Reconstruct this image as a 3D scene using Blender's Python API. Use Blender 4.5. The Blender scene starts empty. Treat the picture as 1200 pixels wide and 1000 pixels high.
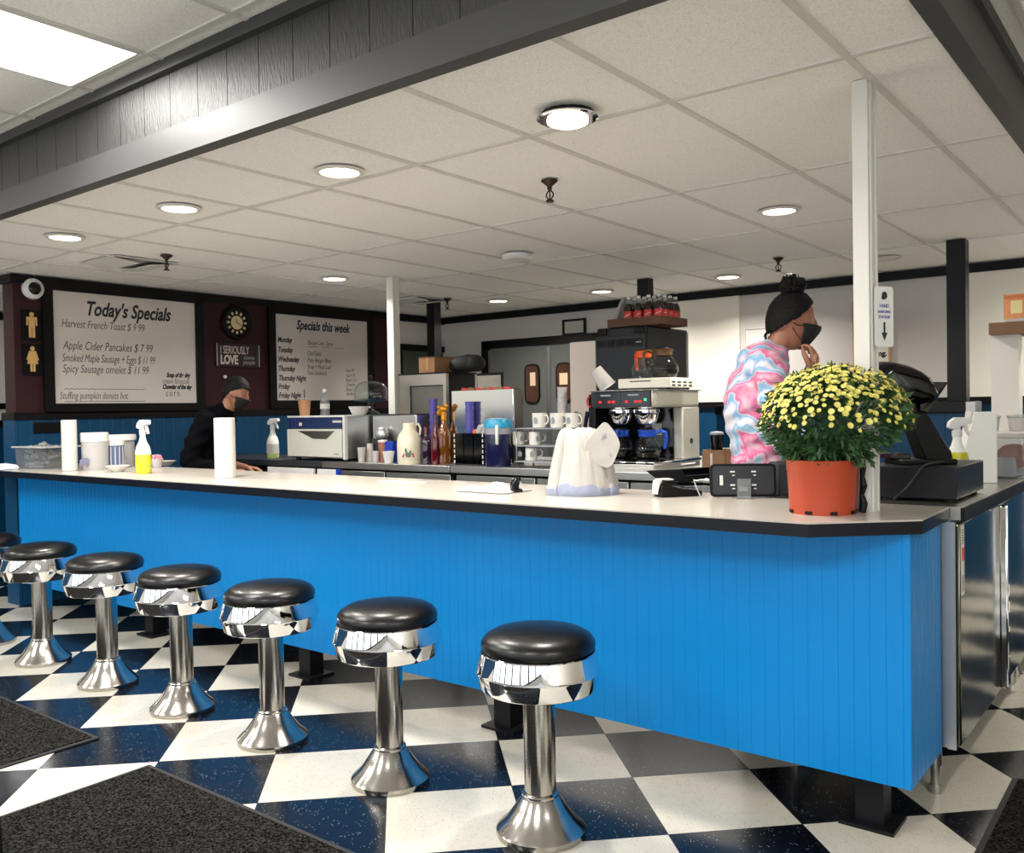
import bpy, bmesh, math, random
from mathutils import Vector, Matrix, Euler
random.seed(7)
PI = math.pi
scene = bpy.context.scene
COL = scene.collection

# ------------------------------------------------------------------ camera
F_PX, PITCH, ROLL, CAM_H, YC = 1044.985, -0.0187405, -0.0166648, 1.38926, 0.9086695
_cp, _sp, _cr, _sr = math.cos(PITCH), math.sin(PITCH), math.cos(ROLL), math.sin(ROLL)
_ex = (math.sin(YC), -math.cos(YC)); _ey = (math.cos(YC), math.sin(YC))
CAM = Vector((0, 0, CAM_H))
def _toworld(v):
    return Vector((v[0]*_ex[0]+v[1]*_ex[1], v[0]*_ey[0]+v[1]*_ey[1], v[2]))
RIGHT = _toworld((_cr, -_sr*_sp, _sr*_cp)); UP = _toworld((-_sr, -_cr*_sp, _cr*_cp)); FWD = _toworld((0, _cp, _sp))
RIGHT_FLAT = Vector((RIGHT.x, RIGHT.y, 0)).normalized(); FWD_FLAT = Vector((FWD.x, FWD.y, 0)).normalized()
VIEW_RZ = math.atan2(RIGHT_FLAT.y, RIGHT_FLAT.x)
def ray(px, py): return RIGHT*((px-600)/F_PX) - UP*((py-500)/F_PX) + FWD
def onZ(px, py, z): d = ray(px, py); return CAM + d*((z-CAM.z)/d.z)
def onY(px, py, y): d = ray(px, py); return CAM + d*(y/d.y)
def onX(px, py, x): d = ray(px, py); return CAM + d*(x/d.x)
def dep(p): return (Vector(p)-CAM).dot(FWD)
def zat(px, py, p):
    """height of the sight line where it passes the vertical through p"""
    d = ray(px, py); t = dep(p)/1.0
    return CAM.z + d.z*t
cam_data = bpy.data.cameras.new('camera'); cam_data.sensor_width = 36; cam_data.lens = 36*F_PX/1200; cam_data.clip_start = .02
cam = bpy.data.objects.new('camera', cam_data); COL.objects.link(cam)
cam.matrix_world = Matrix.Translation(CAM) @ Matrix((RIGHT, UP, -FWD)).transposed().to_4x4()
scene.camera = cam
scene.view_settings.view_transform = 'Standard'; scene.view_settings.look = 'None'; scene.view_settings.gamma = 1
scene.view_settings.use_curve_mapping = False
scene.view_settings.exposure = 0.0

# ------------------------------------------------------------------ materials
def lin(c):
    return tuple(((v/255)/12.92 if v/255 <= .04045 else (((v/255)+.055)/1.055)**2.4) for v in c)
def new_mat(name):
    m = bpy.data.materials.new(name); m.use_nodes = True
    nt = m.node_tree; return m, nt, nt.nodes['Principled BSDF']
def mat(name, rgb, rough=.5, metal=0., noise=0., nscale=20., bump=0., bscale=80., emit=0., coat=0., spec=None, stretch=None, ior=None):
    m, nt, b = new_mat(name); c = lin(rgb)
    b.inputs['Base Color'].default_value = (*c, 1); b.inputs['Roughness'].default_value = rough; b.inputs['Metallic'].default_value = metal
    if ior: b.inputs['IOR'].default_value = ior
    if coat: b.inputs['Coat Weight'].default_value = coat
    if spec is not None: b.inputs['Specular IOR Level'].default_value = spec
    tc = nt.nodes.new('ShaderNodeTexCoord'); src = tc.outputs['Object']
    if stretch:
        mp = nt.nodes.new('ShaderNodeMapping'); mp.inputs['Scale'].default_value = stretch
        nt.links.new(src, mp.inputs['Vector']); src = mp.outputs['Vector']
    if noise:
        n = nt.nodes.new('ShaderNodeTexNoise'); n.inputs['Scale'].default_value = nscale; n.inputs['Detail'].default_value = 5
        nt.links.new(src, n.inputs['Vector'])
        r = nt.nodes.new('ShaderNodeMix'); r.data_type = 'RGBA'
        r.inputs[6].default_value = (*[v*(1-noise) for v in c], 1); r.inputs[7].default_value = (*[min(1, v*(1+noise)) for v in c], 1)
        nt.links.new(n.outputs['Fac'], r.inputs[0]); nt.links.new(r.outputs[2], b.inputs['Base Color'])
    if bump:
        n2 = nt.nodes.new('ShaderNodeTexNoise'); n2.inputs['Scale'].default_value = bscale; n2.inputs['Detail'].default_value = 4
        nt.links.new(src, n2.inputs['Vector'])
        bp = nt.nodes.new('ShaderNodeBump'); bp.inputs['Strength'].default_value = bump; bp.inputs['Distance'].default_value = .01
        nt.links.new(n2.outputs['Fac'], bp.inputs['Height']); nt.links.new(bp.outputs['Normal'], b.inputs['Normal'])
    if emit:
        b.inputs['Emission Color'].default_value = (*c, 1); b.inputs['Emission Strength'].default_value = emit
    return m
def glass(name, tint=(235, 240, 240), opac=.04, rough=.0, milk=0.):
    """thin clear glass or plastic: see-through with a sharp reflection, a little milky if asked"""
    m = bpy.data.materials.new(name); m.use_nodes = True; nt = m.node_tree; nt.nodes.clear()
    out = nt.nodes.new('ShaderNodeOutputMaterial'); tr = nt.nodes.new('ShaderNodeBsdfTransparent'); gl = nt.nodes.new('ShaderNodeBsdfGlossy')
    c = lin(tint); tr.inputs[0].default_value = (*c, 1); gl.inputs[0].default_value = (.95, .95, .95, 1); gl.inputs['Roughness'].default_value = rough
    fr = nt.nodes.new('ShaderNodeFresnel'); fr.inputs[0].default_value = 1.45
    ge = nt.nodes.new('ShaderNodeNewGeometry'); io = nt.nodes.new('ShaderNodeMath'); io.operation = 'MULTIPLY_ADD'; io.inputs[1].default_value = 1/1.45-1.45; io.inputs[2].default_value = 1.45
    nt.links.new(ge.outputs['Backfacing'], io.inputs[0]); nt.links.new(io.outputs[0], fr.inputs[0])
    ma = nt.nodes.new('ShaderNodeMath'); ma.operation = 'ADD'; ma.inputs[1].default_value = opac-.04; ma.use_clamp = True
    mx = nt.nodes.new('ShaderNodeMixShader')
    nt.links.new(fr.outputs[0], ma.inputs[0]); nt.links.new(ma.outputs[0], mx.inputs[0])
    nt.links.new(tr.outputs[0], mx.inputs[1]); nt.links.new(gl.outputs[0], mx.inputs[2]); res = mx.outputs[0]
    if milk:
        df = nt.nodes.new('ShaderNodeBsdfDiffuse'); df.inputs[0].default_value = (*c, 1); m2 = nt.nodes.new('ShaderNodeMixShader'); m2.inputs[0].default_value = milk
        nt.links.new(res, m2.inputs[1]); nt.links.new(df.outputs[0], m2.inputs[2]); res = m2.outputs[0]
    nt.links.new(res, out.inputs[0]); return m
def emission(name, rgb, strength):
    m = bpy.data.materials.new(name); m.use_nodes = True; nt = m.node_tree; nt.nodes.clear()
    out = nt.nodes.new('ShaderNodeOutputMaterial'); e = nt.nodes.new('ShaderNodeEmission')
    e.inputs[0].default_value = (*lin(rgb), 1); e.inputs[1].default_value = strength; nt.links.new(e.outputs[0], out.inputs[0]); return m

M = {}
M['black'] = mat('black_paint', (13, 13, 17), .4, noise=.2, nscale=6, bump=.05, bscale=40, spec=.25)
M['black_gloss'] = mat('black_gloss_plastic', (5, 5, 7), .1, spec=.4)
M['black_matte'] = mat('black_matte_plastic', (13, 13, 15), .5, bump=.05, bscale=300, spec=.2)
M['dark_grey'] = mat('dark_grey_plastic', (48, 50, 54), .42, bump=.04, bscale=300, spec=.3)
M['edge'] = mat('black_counter_edge', (9, 10, 20), .3, noise=.2, nscale=8, spec=.3)
M['white'] = mat('white_paint', (208, 205, 198), .5, bump=.02, bscale=60)
M['white_plastic'] = mat('white_plastic', (218, 217, 214), .35)
M['paper'] = mat('white_paper', (196, 192, 186), .9, bump=.06, bscale=60)
M['maroon'] = mat('maroon_wall_paint', (46, 12, 21), .55, noise=.08, nscale=3, bump=.04, bscale=60, spec=.3)
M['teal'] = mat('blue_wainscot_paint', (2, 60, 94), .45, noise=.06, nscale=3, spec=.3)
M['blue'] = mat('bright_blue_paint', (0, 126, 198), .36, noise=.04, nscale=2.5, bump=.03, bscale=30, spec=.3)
M['grey_wall'] = mat('grey_beige_wall_paint', (205, 200, 196), .6, bump=.05, bscale=25)
M['cream_wall'] = mat('warm_white_and_lit_wall', (240, 235, 222), .6, bump=.08, bscale=14, stretch=(1, 1, 3))  # plain wall colour; on the back wall patches it paints in lamplight
M['door'] = mat('grey_door_laminate', (84, 86, 84), .4, noise=.06, nscale=4)
M['chrome'] = mat('chrome', (236, 236, 238), .035, 1.)
M['steel'] = mat('brushed_steel', (190, 190, 188), .34, 1., noise=.06, nscale=30, stretch=(1, 1, 12), bump=.01, bscale=60)
M['worn_steel'] = mat('worn_steel', (188, 184, 176), .3, 1., noise=.12, nscale=8, bump=.015, bscale=20)
M['stool_steel'] = mat('stool_polished_steel', (176, 172, 166), .17, 1., noise=.1, nscale=8)
M['satin_steel'] = mat('satin_steel', (206, 202, 188), .45, .75, noise=.06, nscale=20, stretch=(12, 1, 1))
M['dark_steel'] = mat('polished_dark_steel', (120, 118, 104), .14, 1., noise=.12, nscale=3, bump=.12, bscale=3.2)
M['vinyl'] = mat('black_vinyl', (10, 10, 11), .3, spec=.4, bump=.06, bscale=160)
M['rubber'] = mat('black_rubber', (14, 14, 15), .7)
M['laminate'] = mat('cream_laminate', (180, 174, 163), .22, noise=.05, nscale=6)
M['glass'] = glass('clear_glass')
M['plastic_clear'] = glass('clear_plastic', (228, 230, 230), .06, .08, .1)
M['plastic_frost'] = glass('frosted_plastic', (226, 222, 220), .1, .25, .5)
M['wood'] = mat('brown_wood', (112, 78, 46), .5, noise=.35, nscale=9, stretch=(1, 8, 8), bump=.1, bscale=20)
M['card'] = mat('brown_cardboard', (150, 108, 72), .8, noise=.08, nscale=8)
M['card_dark'] = mat('dark_brown_cardboard', (92, 62, 46), .8, noise=.1, nscale=8)
M['terracotta'] = mat('orange_terracotta_plastic', (168, 62, 32), .4, noise=.06, nscale=7)
M['soil'] = mat('dark_soil', (40, 28, 20), .95, noise=.4, nscale=60, bump=.6, bscale=120)
M['leaf'] = mat('chrysanthemum_leaf', (44, 80, 38), .5, noise=.4, nscale=14)
M['petal'] = mat('pale_yellow_petal', (226, 218, 124), .6, noise=.12, nscale=60)
M['petal_core'] = mat('yellow_flower_centre', (226, 204, 70), .7)
M['red'] = mat('red_plastic', (196, 36, 40), .35)
M['orange'] = mat('orange_plastic', (232, 84, 30), .35)
M['maroon_liquid'] = mat('dark_red_syrup', (84, 14, 24), .12, coat=.6)
M['purple_liquid'] = mat('dark_purple_syrup', (44, 24, 48), .12, coat=.6)
M['amber'] = mat('amber_syrup', (132, 76, 18), .12, coat=.6)
M['gold'] = mat('gold_foil', (214, 148, 48), .28, .6, bump=.5, bscale=40)
M['navy'] = mat('navy_plastic', (24, 28, 66), .2, coat=.3)
M['cup_purple'] = mat('blue_purple_cup_plastic', (88, 82, 168), .3)
M['lid_blue'] = mat('light_blue_lid', (34, 150, 190), .3)
M['royal'] = mat('royal_blue_plastic', (22, 60, 170), .3)
M['cream'] = mat('cream_ceramic', (236, 226, 200), .3, coat=.3)
M['mug'] = mat('white_mug_ceramic', (226, 222, 212), .25, coat=.3)
M['coffee'] = mat('black_coffee', (8, 5, 3), .15, spec=.15)
M['latte'] = mat('iced_coffee', (176, 128, 92), .3)
M['yellow_liquid'] = mat('yellow_cleaner', (190, 188, 40), .15, coat=.3)
M['green_liquid'] = mat('pale_green_cleaner', (196, 214, 130), .2, coat=.2)
M['bottle_white'] = mat('translucent_white_plastic', (232, 234, 226), .35)
M['bag'] = mat('thin_white_plastic_bag', (168, 164, 158), .4, bump=.7, bscale=14)
M['bag_blue'] = mat('bluish_white_bag_bottom', (140, 146, 168), .45, bump=.4, bscale=30)
M['ink'] = mat('black_ink', (24, 20, 26), .6)
M['ink_grey'] = mat('grey_marker_ink', (96, 92, 92), .7)
M['ink_blue'] = mat('blue_grey_ink', (88, 92, 158), .7)
M['board'] = mat('whiteboard', (206, 198, 192), .3, noise=.05, nscale=3)
M['frame'] = mat('black_frame_wood', (9, 8, 10), .45, spec=.2)
M['tan'] = mat('tan_pictogram', (206, 164, 104), .5)
M['clock_face'] = mat('aged_clock_face', (222, 200, 158), .5)
M['skin_w'] = mat('brown_skin', (150, 100, 76), .5)
M['skin_m'] = mat('tan_skin', (150, 104, 80), .5)
M['hair'] = mat('black_hair', (7, 6, 8), .55, spec=.2, bump=.5, bscale=60, stretch=(1, 1, 6))
M['mask'] = mat('black_cloth_mask', (22, 22, 24), .8)
M['dark_cloth'] = mat('black_cloth', (6, 7, 11), .9, spec=.08, bump=.1, bscale=100)
M['denim'] = mat('dark_navy_denim', (16, 19, 34), .85, spec=.1, bump=.2, bscale=200)
M['screen'] = mat('dark_screen', (10, 12, 16), .1)
M['soda'] = mat('dark_cola', (28, 10, 10), .1, coat=.4)
M['grey_label'] = mat('grey_plastic_part', (150, 152, 158), .4)
M['foil'] = mat('crumpled_foil', (200, 200, 200), .25, .8, bump=.8, bscale=30)
M['sticker'] = mat('white_sticker', (226, 216, 204), .5)
M['pink'] = mat('pink_paper', (232, 158, 170), .8)
M['red_brown'] = mat('reddish_brown_food', (140, 78, 56), .6, noise=.3, nscale=20, bump=.4, bscale=30)
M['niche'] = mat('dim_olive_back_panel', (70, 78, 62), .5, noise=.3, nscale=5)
M['green_led'] = emission('green_indicator', (60, 255, 120), 3)
M['red_led'] = emission('red_indicator', (255, 40, 40), 2)
M['lamp'] = emission('warm_lamp_lens', (255, 236, 210), 9)
M['lamp_off'] = mat('unlit_lamp_lens', (226, 222, 214), .4)
M['panel_lamp'] = emission('ceiling_panel_diffuser', (255, 252, 246), 5)

# cloth with tie-dye bands
def tie_dye():
    m, nt, b = new_mat('tie_dye_cotton'); b.inputs['Roughness'].default_value = .85
    tc = nt.nodes.new('ShaderNodeTexCoord'); n = nt.nodes.new('ShaderNodeTexNoise'); n.inputs['Scale'].default_value = 16; n.inputs['Detail'].default_value = 4
    w = nt.nodes.new('ShaderNodeTexWave'); w.inputs['Scale'].default_value = 3.1; w.inputs['Distortion'].default_value = 7; w.inputs['Detail'].default_value = 3; w.inputs['Detail Scale'].default_value = 1.6
    w.bands_direction = 'DIAGONAL'
    nt.links.new(tc.outputs['Object'], w.inputs['Vector']); nt.links.new(tc.outputs['Object'], n.inputs['Vector'])
    a = nt.nodes.new('ShaderNodeMath'); a.operation = 'MULTIPLY_ADD'; a.inputs[1].default_value = .55; nt.links.new(n.outputs['Fac'], a.inputs[0])
    a2 = nt.nodes.new('ShaderNodeMath'); a2.operation = 'MULTIPLY'; a2.inputs[1].default_value = .6; nt.links.new(w.outputs['Fac'], a2.inputs[0]); nt.links.new(a2.outputs[0], a.inputs[2])
    cr = nt.nodes.new('ShaderNodeValToRGB'); e = cr.color_ramp.elements
    stops = [(.12, (208, 194, 196)), (.3, (204, 136, 162)), (.42, (196, 84, 130)), (.52, (198, 176, 190)), (.62, (136, 174, 192)), (.74, (112, 158, 200)), (.88, (198, 194, 200))]
    e[0].position = stops[0][0]; e[0].color = (*lin(stops[0][1]), 1); e[1].position = stops[-1][0]; e[1].color = (*lin(stops[-1][1]), 1)
    for p, c in stops[1:-1]:
        k = e.new(p); k.color = (*lin(c), 1)
    nt.links.new(a.outputs[0], cr.inputs[0]); nt.links.new(cr.outputs[0], b.inputs['Base Color'])
    return m
M['tie_dye'] = tie_dye()

# floor: 18 inch vinyl tiles laid on the diagonal, speckled
def floor_mat():
    m, nt, b = new_mat('checker_vinyl_tile'); L = nt.links
    tc = nt.nodes.new('ShaderNodeTexCoord'); mp = nt.nodes.new('ShaderNodeMapping'); mp.vector_type = 'POINT'
    T = .4572
    mp.inputs['Location'].default_value = (0, 0, 0); mp.inputs['Rotation'].default_value = (0, 0, -PI/4); mp.inputs['Scale'].default_value = (1/T,)*3
    sub = nt.nodes.new('ShaderNodeVectorMath'); sub.operation = 'SUBTRACT'; sub.inputs[1].default_value = (-3.646, 1.595, 0)
    L.new(tc.outputs['Object'], sub.inputs[0]); L.new(sub.outputs[0], mp.inputs['Vector'])
    sx = nt.nodes.new('ShaderNodeSeparateXYZ'); L.new(mp.outputs[0], sx.inputs[0])
    def math_(op, a, bb=None, c=None):
        n = nt.nodes.new('ShaderNodeMath'); n.operation = op
        for i, v in enumerate((a, bb, c)):
            if v is None: continue
            if isinstance(v, (int, float)): n.inputs[i].default_value = v
            else: L.new(v, n.inputs[i])
        return n.outputs[0]
    fx, fy = math_('FLOOR', sx.outputs[0]), math_('FLOOR', sx.outputs[1])
    par = math_('ABSOLUTE', math_('MODULO', math_('ADD', fx, fy), 2))           # 0 or 1
    gx, gy = math_('FRACT', sx.outputs[0]), math_('FRACT', sx.outputs[1])
    ed = math_('MINIMUM', math_('MINIMUM', gx, math_('SUBTRACT', 1, gx)), math_('MINIMUM', gy, math_('SUBTRACT', 1, gy)))
    seam = math_('LESS_THAN', ed, .004)
    v1 = nt.nodes.new('ShaderNodeTexVoronoi'); v1.inputs['Scale'].default_value = 90; L.new(tc.outputs['Object'], v1.inputs['Vector'])
    v2 = nt.nodes.new('ShaderNodeTexVoronoi'); v2.inputs['Scale'].default_value = 150; L.new(tc.outputs['Object'], v2.inputs['Vector'])
    nz = nt.nodes.new('ShaderNodeTexNoise'); nz.inputs['Scale'].default_value = 25; L.new(tc.outputs['Object'], nz.inputs['Vector'])
    spk_d = math_('MULTIPLY', math_('LESS_THAN', v1.outputs['Distance'], .17), math_('GREATER_THAN', nz.outputs['Fac'], .5))
    spk_w = math_('MULTIPLY', math_('LESS_THAN', v2.outputs['Distance'], .24), math_('GREATER_THAN', nz.outputs['Fac'], .48))
    def mix(f, a, bb):
        n = nt.nodes.new('ShaderNodeMix'); n.data_type = 'RGBA'; L.new(f, n.inputs[0])
        for i, v in ((6, a), (7, bb)):
            if isinstance(v, tuple): n.inputs[i].default_value = (*lin(v), 1)
            else: L.new(v, n.inputs[i])
        return n.outputs[2]
    dark = mix(spk_d, (8, 11, 19), (118, 126, 134)); white = mix(spk_w, (194, 189, 175), (150, 142, 126))
    colr = mix(seam, mix(par, dark, white) if FLOOR_WHITE_ODD else mix(par, white, dark), (40, 40, 42))
    L.new(colr, b.inputs['Base Color'])
    n3 = nt.nodes.new('ShaderNodeTexNoise'); n3.inputs['Scale'].default_value = 3; L.new(tc.outputs['Object'], n3.inputs['Vector'])
    b.inputs['Roughness'].default_value = .2; b.inputs['Specular IOR Level'].default_value = .32
    rg = math_('MULTIPLY_ADD', n3.outputs['Fac'], .16, .12); L.new(rg, b.inputs['Roughness'])
    bp = nt.nodes.new('ShaderNodeBump'); bp.inputs['Strength'].default_value = .03; bp.inputs['Distance'].default_value = .02; L.new(n3.outputs['Fac'], bp.inputs['Height']); L.new(bp.outputs[0], b.inputs['Normal'])
    return m
FLOOR_WHITE_ODD = True
M['floor'] = floor_mat()

def tile_mat():
    m, nt, b = new_mat('acoustic_ceiling_tile'); L = nt.links; b.inputs['Roughness'].default_value = .9
    tc = nt.nodes.new('ShaderNodeTexCoord'); n = nt.nodes.new('ShaderNodeTexNoise'); n.inputs['Scale'].default_value = 150; n.inputs['Detail'].default_value = 3
    v = nt.nodes.new('ShaderNodeTexVoronoi'); v.inputs['Scale'].default_value = 70
    L.new(tc.outputs['Object'], n.inputs['Vector']); L.new(tc.outputs['Object'], v.inputs['Vector'])
    r = nt.nodes.new('ShaderNodeValToRGB'); r.color_ramp.elements[0].position = .32; r.color_ramp.elements[0].color = (*lin((222, 219, 214)), 1)
    r.color_ramp.elements[1].position = .52; r.color_ramp.elements[1].color = (*lin((240, 237, 233)), 1)
    L.new(n.outputs['Fac'], r.inputs[0]); L.new(r.outputs[0], b.inputs['Base Color'])
    bp = nt.nodes.new('ShaderNodeBump'); bp.inputs['Strength'].default_value = .2; bp.inputs['Distance'].default_value = .004; L.new(n.outputs['Fac'], bp.inputs['Height']); L.new(bp.outputs[0], b.inputs['Normal'])
    return m
M['tile'] = tile_mat()
M['grid'] = mat('ceiling_grid_white', (206, 202, 195), .5)
M['beam'] = mat('black_stained_board', (38, 38, 37), .5, noise=.4, nscale=10, bump=.45, bscale=20, stretch=(7, 7, 1), ior=1.6)
M['beam_trim'] = mat('black_gloss_trim', (50, 50, 50), .5, noise=.1, nscale=5, bump=.04, bscale=12, ior=1.6)
def mat_carpet():
    m, nt, b = new_mat('ribbed_black_matting'); L = nt.links; b.inputs['Roughness'].default_value = 1; b.inputs['Specular IOR Level'].default_value = .03
    tc = nt.nodes.new('ShaderNodeTexCoord'); n = nt.nodes.new('ShaderNodeTexNoise'); n.inputs['Scale'].default_value = 130; n.inputs['Detail'].default_value = 2
    L.new(tc.outputs['Object'], n.inputs['Vector']); r = nt.nodes.new('ShaderNodeValToRGB')
    r.color_ramp.elements[0].position = .4; r.color_ramp.elements[0].color = (*lin((7, 7, 7)), 1); r.color_ramp.elements[1].position = .72; r.color_ramp.elements[1].color = (*lin((58, 56, 53)), 1)
    L.new(n.outputs['Fac'], r.inputs[0]); L.new(r.outputs[0], b.inputs['Base Color'])
    bp = nt.nodes.new('ShaderNodeBump'); bp.inputs['Strength'].default_value = .8; bp.inputs['Distance'].default_value = .01; L.new(n.outputs['Fac'], bp.inputs['Height']); L.new(bp.outputs[0], b.inputs['Normal'])
    return m
M['carpet'] = mat_carpet()

# ------------------------------------------------------------------ mesh helpers
class MB:
    def __init__(s): s.bm = bmesh.new(); s.mi = 0
    def _new(s, verts, faces, mtx=None, smooth=False):
        vs = [s.bm.verts.new(mtx @ Vector(v) if mtx else v) for v in verts]; fs = []
        for f in faces:
            try:
                k = s.bm.faces.new([vs[i] for i in f]); k.material_index = s.mi; k.smooth = smooth; fs.append(k)
            except ValueError: pass
        return vs, fs
    def box(s, c, size, rot=None, bev=0., seg=2):
        x, y, z = [v/2 for v in size]
        mtx = Matrix.Translation(c) @ (Euler(rot).to_matrix().to_4x4() if rot else Matrix())
        vs, fs = s._new([(-x,-y,-z),(x,-y,-z),(x,y,-z),(-x,y,-z),(-x,-y,z),(x,-y,z),(x,y,z),(-x,y,z)],
                        [(0,3,2,1),(4,5,6,7),(0,1,5,4),(1,2,6,5),(2,3,7,6),(3,0,4,7)], mtx)
        if bev:
            es = list({e for f in fs for e in f.edges})
            r = bmesh.ops.bevel(s.bm, geom=es, offset=min(bev, .49*min(size)), segments=seg, profile=.5, affect='EDGES')
            for f in r['faces']: f.material_index = s.mi; f.smooth = True
        return s
    def b2(s, lo, hi, bev=0., rot=None):
        return s.box([(a+b)/2 for a, b in zip(lo, hi)], [abs(b-a) for a, b in zip(lo, hi)], rot, bev)
    def lathe(s, prof, c=(0,0,0), n=32, smooth=True, mtx=None, sx=1., sy=1.):
        """prof: (radius, z) from bottom to top"""
        vs, fs = [], []
        mt = Matrix.Translation(c) @ (mtx or Matrix())
        for r, z in prof:
            for k in range(n):
                a = 2*PI*k/n; vs.append((r*math.cos(a)*sx, r*math.sin(a)*sy, z))
        for i in range(len(prof)-1):
            for k in range(n):
                k2 = (k+1) % n; fs.append((i*n+k, i*n+k2, (i+1)*n+k2, (i+1)*n+k))
        if prof[0][0] > 1e-6: fs.append(tuple(reversed(range(n))))
        if prof[-1][0] > 1e-6: fs.append(tuple((len(prof)-1)*n+k for k in range(n)))
        v, f = s._new(vs, fs, mt, smooth)
        for k in f:
            if len(k.verts) == n: k.smooth = False
        return s
    def cyl(s, p0, p1, r0, r1=None, n=16, smooth=True):
        p0, p1 = Vector(p0), Vector(p1); r1 = r0 if r1 is None else r1
        q = (p1-p0).to_track_quat('Z', 'Y').to_matrix().to_4x4()
        return s.lathe([(r0, 0), (r1, (p1-p0).length)], p0, n, smooth, q)
    def tube(s, pts, r, n=8, closed=False):
        pts = [Vector(p) for p in pts]; N = len(pts); rr = r if isinstance(r, (list, tuple)) else [r]*N
        vs = []; up = None
        for i, p in enumerate(pts):
            a = pts[(i-1) % N] if (closed or i) else p; b = pts[(i+1) % N] if (closed or i < N-1) else p
            t = (b-a).normalized()
            if up is None: up = Vector((0,0,1)) if abs(t.z) < .9 else Vector((1,0,0))
            sd = t.cross(up).normalized(); up = sd.cross(t).normalized()
            for k in range(n):
                an = 2*PI*k/n; vs.append(p + (sd*math.cos(an)+up*math.sin(an))*rr[i])
        fs = []
        for i in range(N if closed else N-1):
            for k in range(n):
                j = (i+1) % N; fs.append((i*n+k, i*n+(k+1)%n, j*n+(k+1)%n, j*n+k))
        if not closed: fs += [tuple(reversed(range(n))), tuple((N-1)*n+k for k in range(n))]
        s._new(vs, fs, None, True); return s
    def prism(s, poly, d, mtx=None, bev=0., off=0.):
        """polygon in local XY extruded from off to off+d along local Z"""
        n = len(poly)
        ar = sum(poly[i][0]*poly[(i+1)%n][1]-poly[(i+1)%n][0]*poly[i][1] for i in range(n))
        if ar < 0: poly = poly[::-1]
        vs = [(x, y, off) for x, y in poly]+[(x, y, off+d) for x, y in poly]
        fs = [tuple(reversed(range(n))), tuple(range(n, 2*n))]+[(i, (i+1)%n, n+(i+1)%n, n+i) for i in range(n)]
        v, f = s._new(vs, fs, mtx)
        if bev:
            es = list({e for k in f for e in k.edges})
            r = bmesh.ops.bevel(s.bm, geom=es, offset=bev, segments=3, profile=.5, affect='EDGES')
            for k in r['faces']: k.material_index = s.mi; k.smooth = True
        return s
    def ball(s, c, r, n=16, sc=(1,1,1), rot=None):
        m = Matrix.Translation(c) @ (Euler(rot).to_matrix().to_4x4() if rot else Matrix()) @ Matrix.Diagonal((*sc, 1))
        h = n//2; prof = [(max(1e-7, r*math.sin(PI*i/h)), -r*math.cos(PI*i/h)) for i in range(h+1)]
        return s.lathe(prof, (0,0,0), n, True, m)
    def build(s, name, mats, parent=None, loc=None, rot=None):
        me = bpy.data.meshes.new(name)
        bmesh.ops.remove_doubles(s.bm, verts=s.bm.verts, dist=1e-6)
        bmesh.ops.recalc_face_normals(s.bm, faces=s.bm.faces)
        for e in s.bm.edges:
            if len(e.link_faces) == 2 and e.calc_face_angle(0) > .55: e.smooth = False
        s.bm.to_mesh(me); s.bm.free()
        for m in (mats if isinstance(mats, (list, tuple)) else [mats]): me.materials.append(m)
        o = bpy.data.objects.new(name, me); COL.objects.link(o)
        if parent: o.parent = parent
        if loc: o.location = loc
        if rot: o.rotation_euler = rot
        return o
def mesh_obj(name, me, parent=None, loc=None, rot=None):
    o = bpy.data.objects.new(name, me); COL.objects.link(o)
    if parent: o.parent = parent
    if loc: o.location = loc
    if rot: o.rotation_euler = rot
    return o
def tag(o, label, cat, group=None):
    o['label'] = label; o['category'] = cat
    if group: o['group'] = group
    return o
def thing(name, label, cat, loc=(0,0,0), rz=0., group=None):
    o = bpy.data.objects.new(name, None); COL.objects.link(o); o.empty_display_size = .05
    o.location = loc; o.rotation_euler = (0, 0, rz); return tag(o, label, cat, group)
def struct(o): o['kind'] = 'structure'; return o
def dup(root, loc, label, rz=None, group=None):
    r = root.copy(); COL.objects.link(r); r.location = loc; r['label'] = label
    if rz is not None: r.rotation_euler = (0, 0, rz)
    if group: r['group'] = group
    for ch in list(root.children):
        c = ch.copy(); COL.objects.link(c); c.parent = r
        for g in list(ch.children):
            d = g.copy(); COL.objects.link(d); d.parent = c
    return r
FACE_NY = Matrix(((1,0,0),(0,0,-1),(0,1,0)))      # text on a face that looks to -Y
FACE_PX = Matrix(((0,0,1),(1,0,0),(0,1,0)))       # text on a face that looks to +X
def text(body, size, m, name, loc, face, parent=None, shear=0., bold=0., align='LEFT', sx=1., space=1., local=None):
    cu = bpy.data.curves.new(name, 'FONT'); cu.body = body; cu.size = size; cu.shear = shear; cu.offset = bold
    cu.align_x = align; cu.extrude = .0006; cu.space_character = space; cu.resolution_u = 3
    o = bpy.data.objects.new(name, cu); COL.objects.link(o)
    bpy.context.view_layer.update()
    me = bpy.data.meshes.new_from_object(o.evaluated_get(bpy.context.evaluated_depsgraph_get()))
    bpy.data.objects.remove(o)
    mt = Matrix.Translation(loc) @ face.to_4x4() @ Matrix.Diagonal((sx, 1, 1, 1))
    me.transform(mt); me.materials.clear(); me.materials.append(m)
    return mesh_obj(name, me, parent)
# ================================================================== the room
XL, YB, ZC, ZD, ZR = -6.95, 7.65, 2.458, 2.86, 2.72
XF, XR, YF = -9.6, 3.2, -3.4
BX, BY = -.62, 2.12                     # inner edges of the dropped ceiling
struct(MB().b2((XF, YF, -.1), (XR, 8.0, 0)).build('floor', M['floor']))
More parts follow.
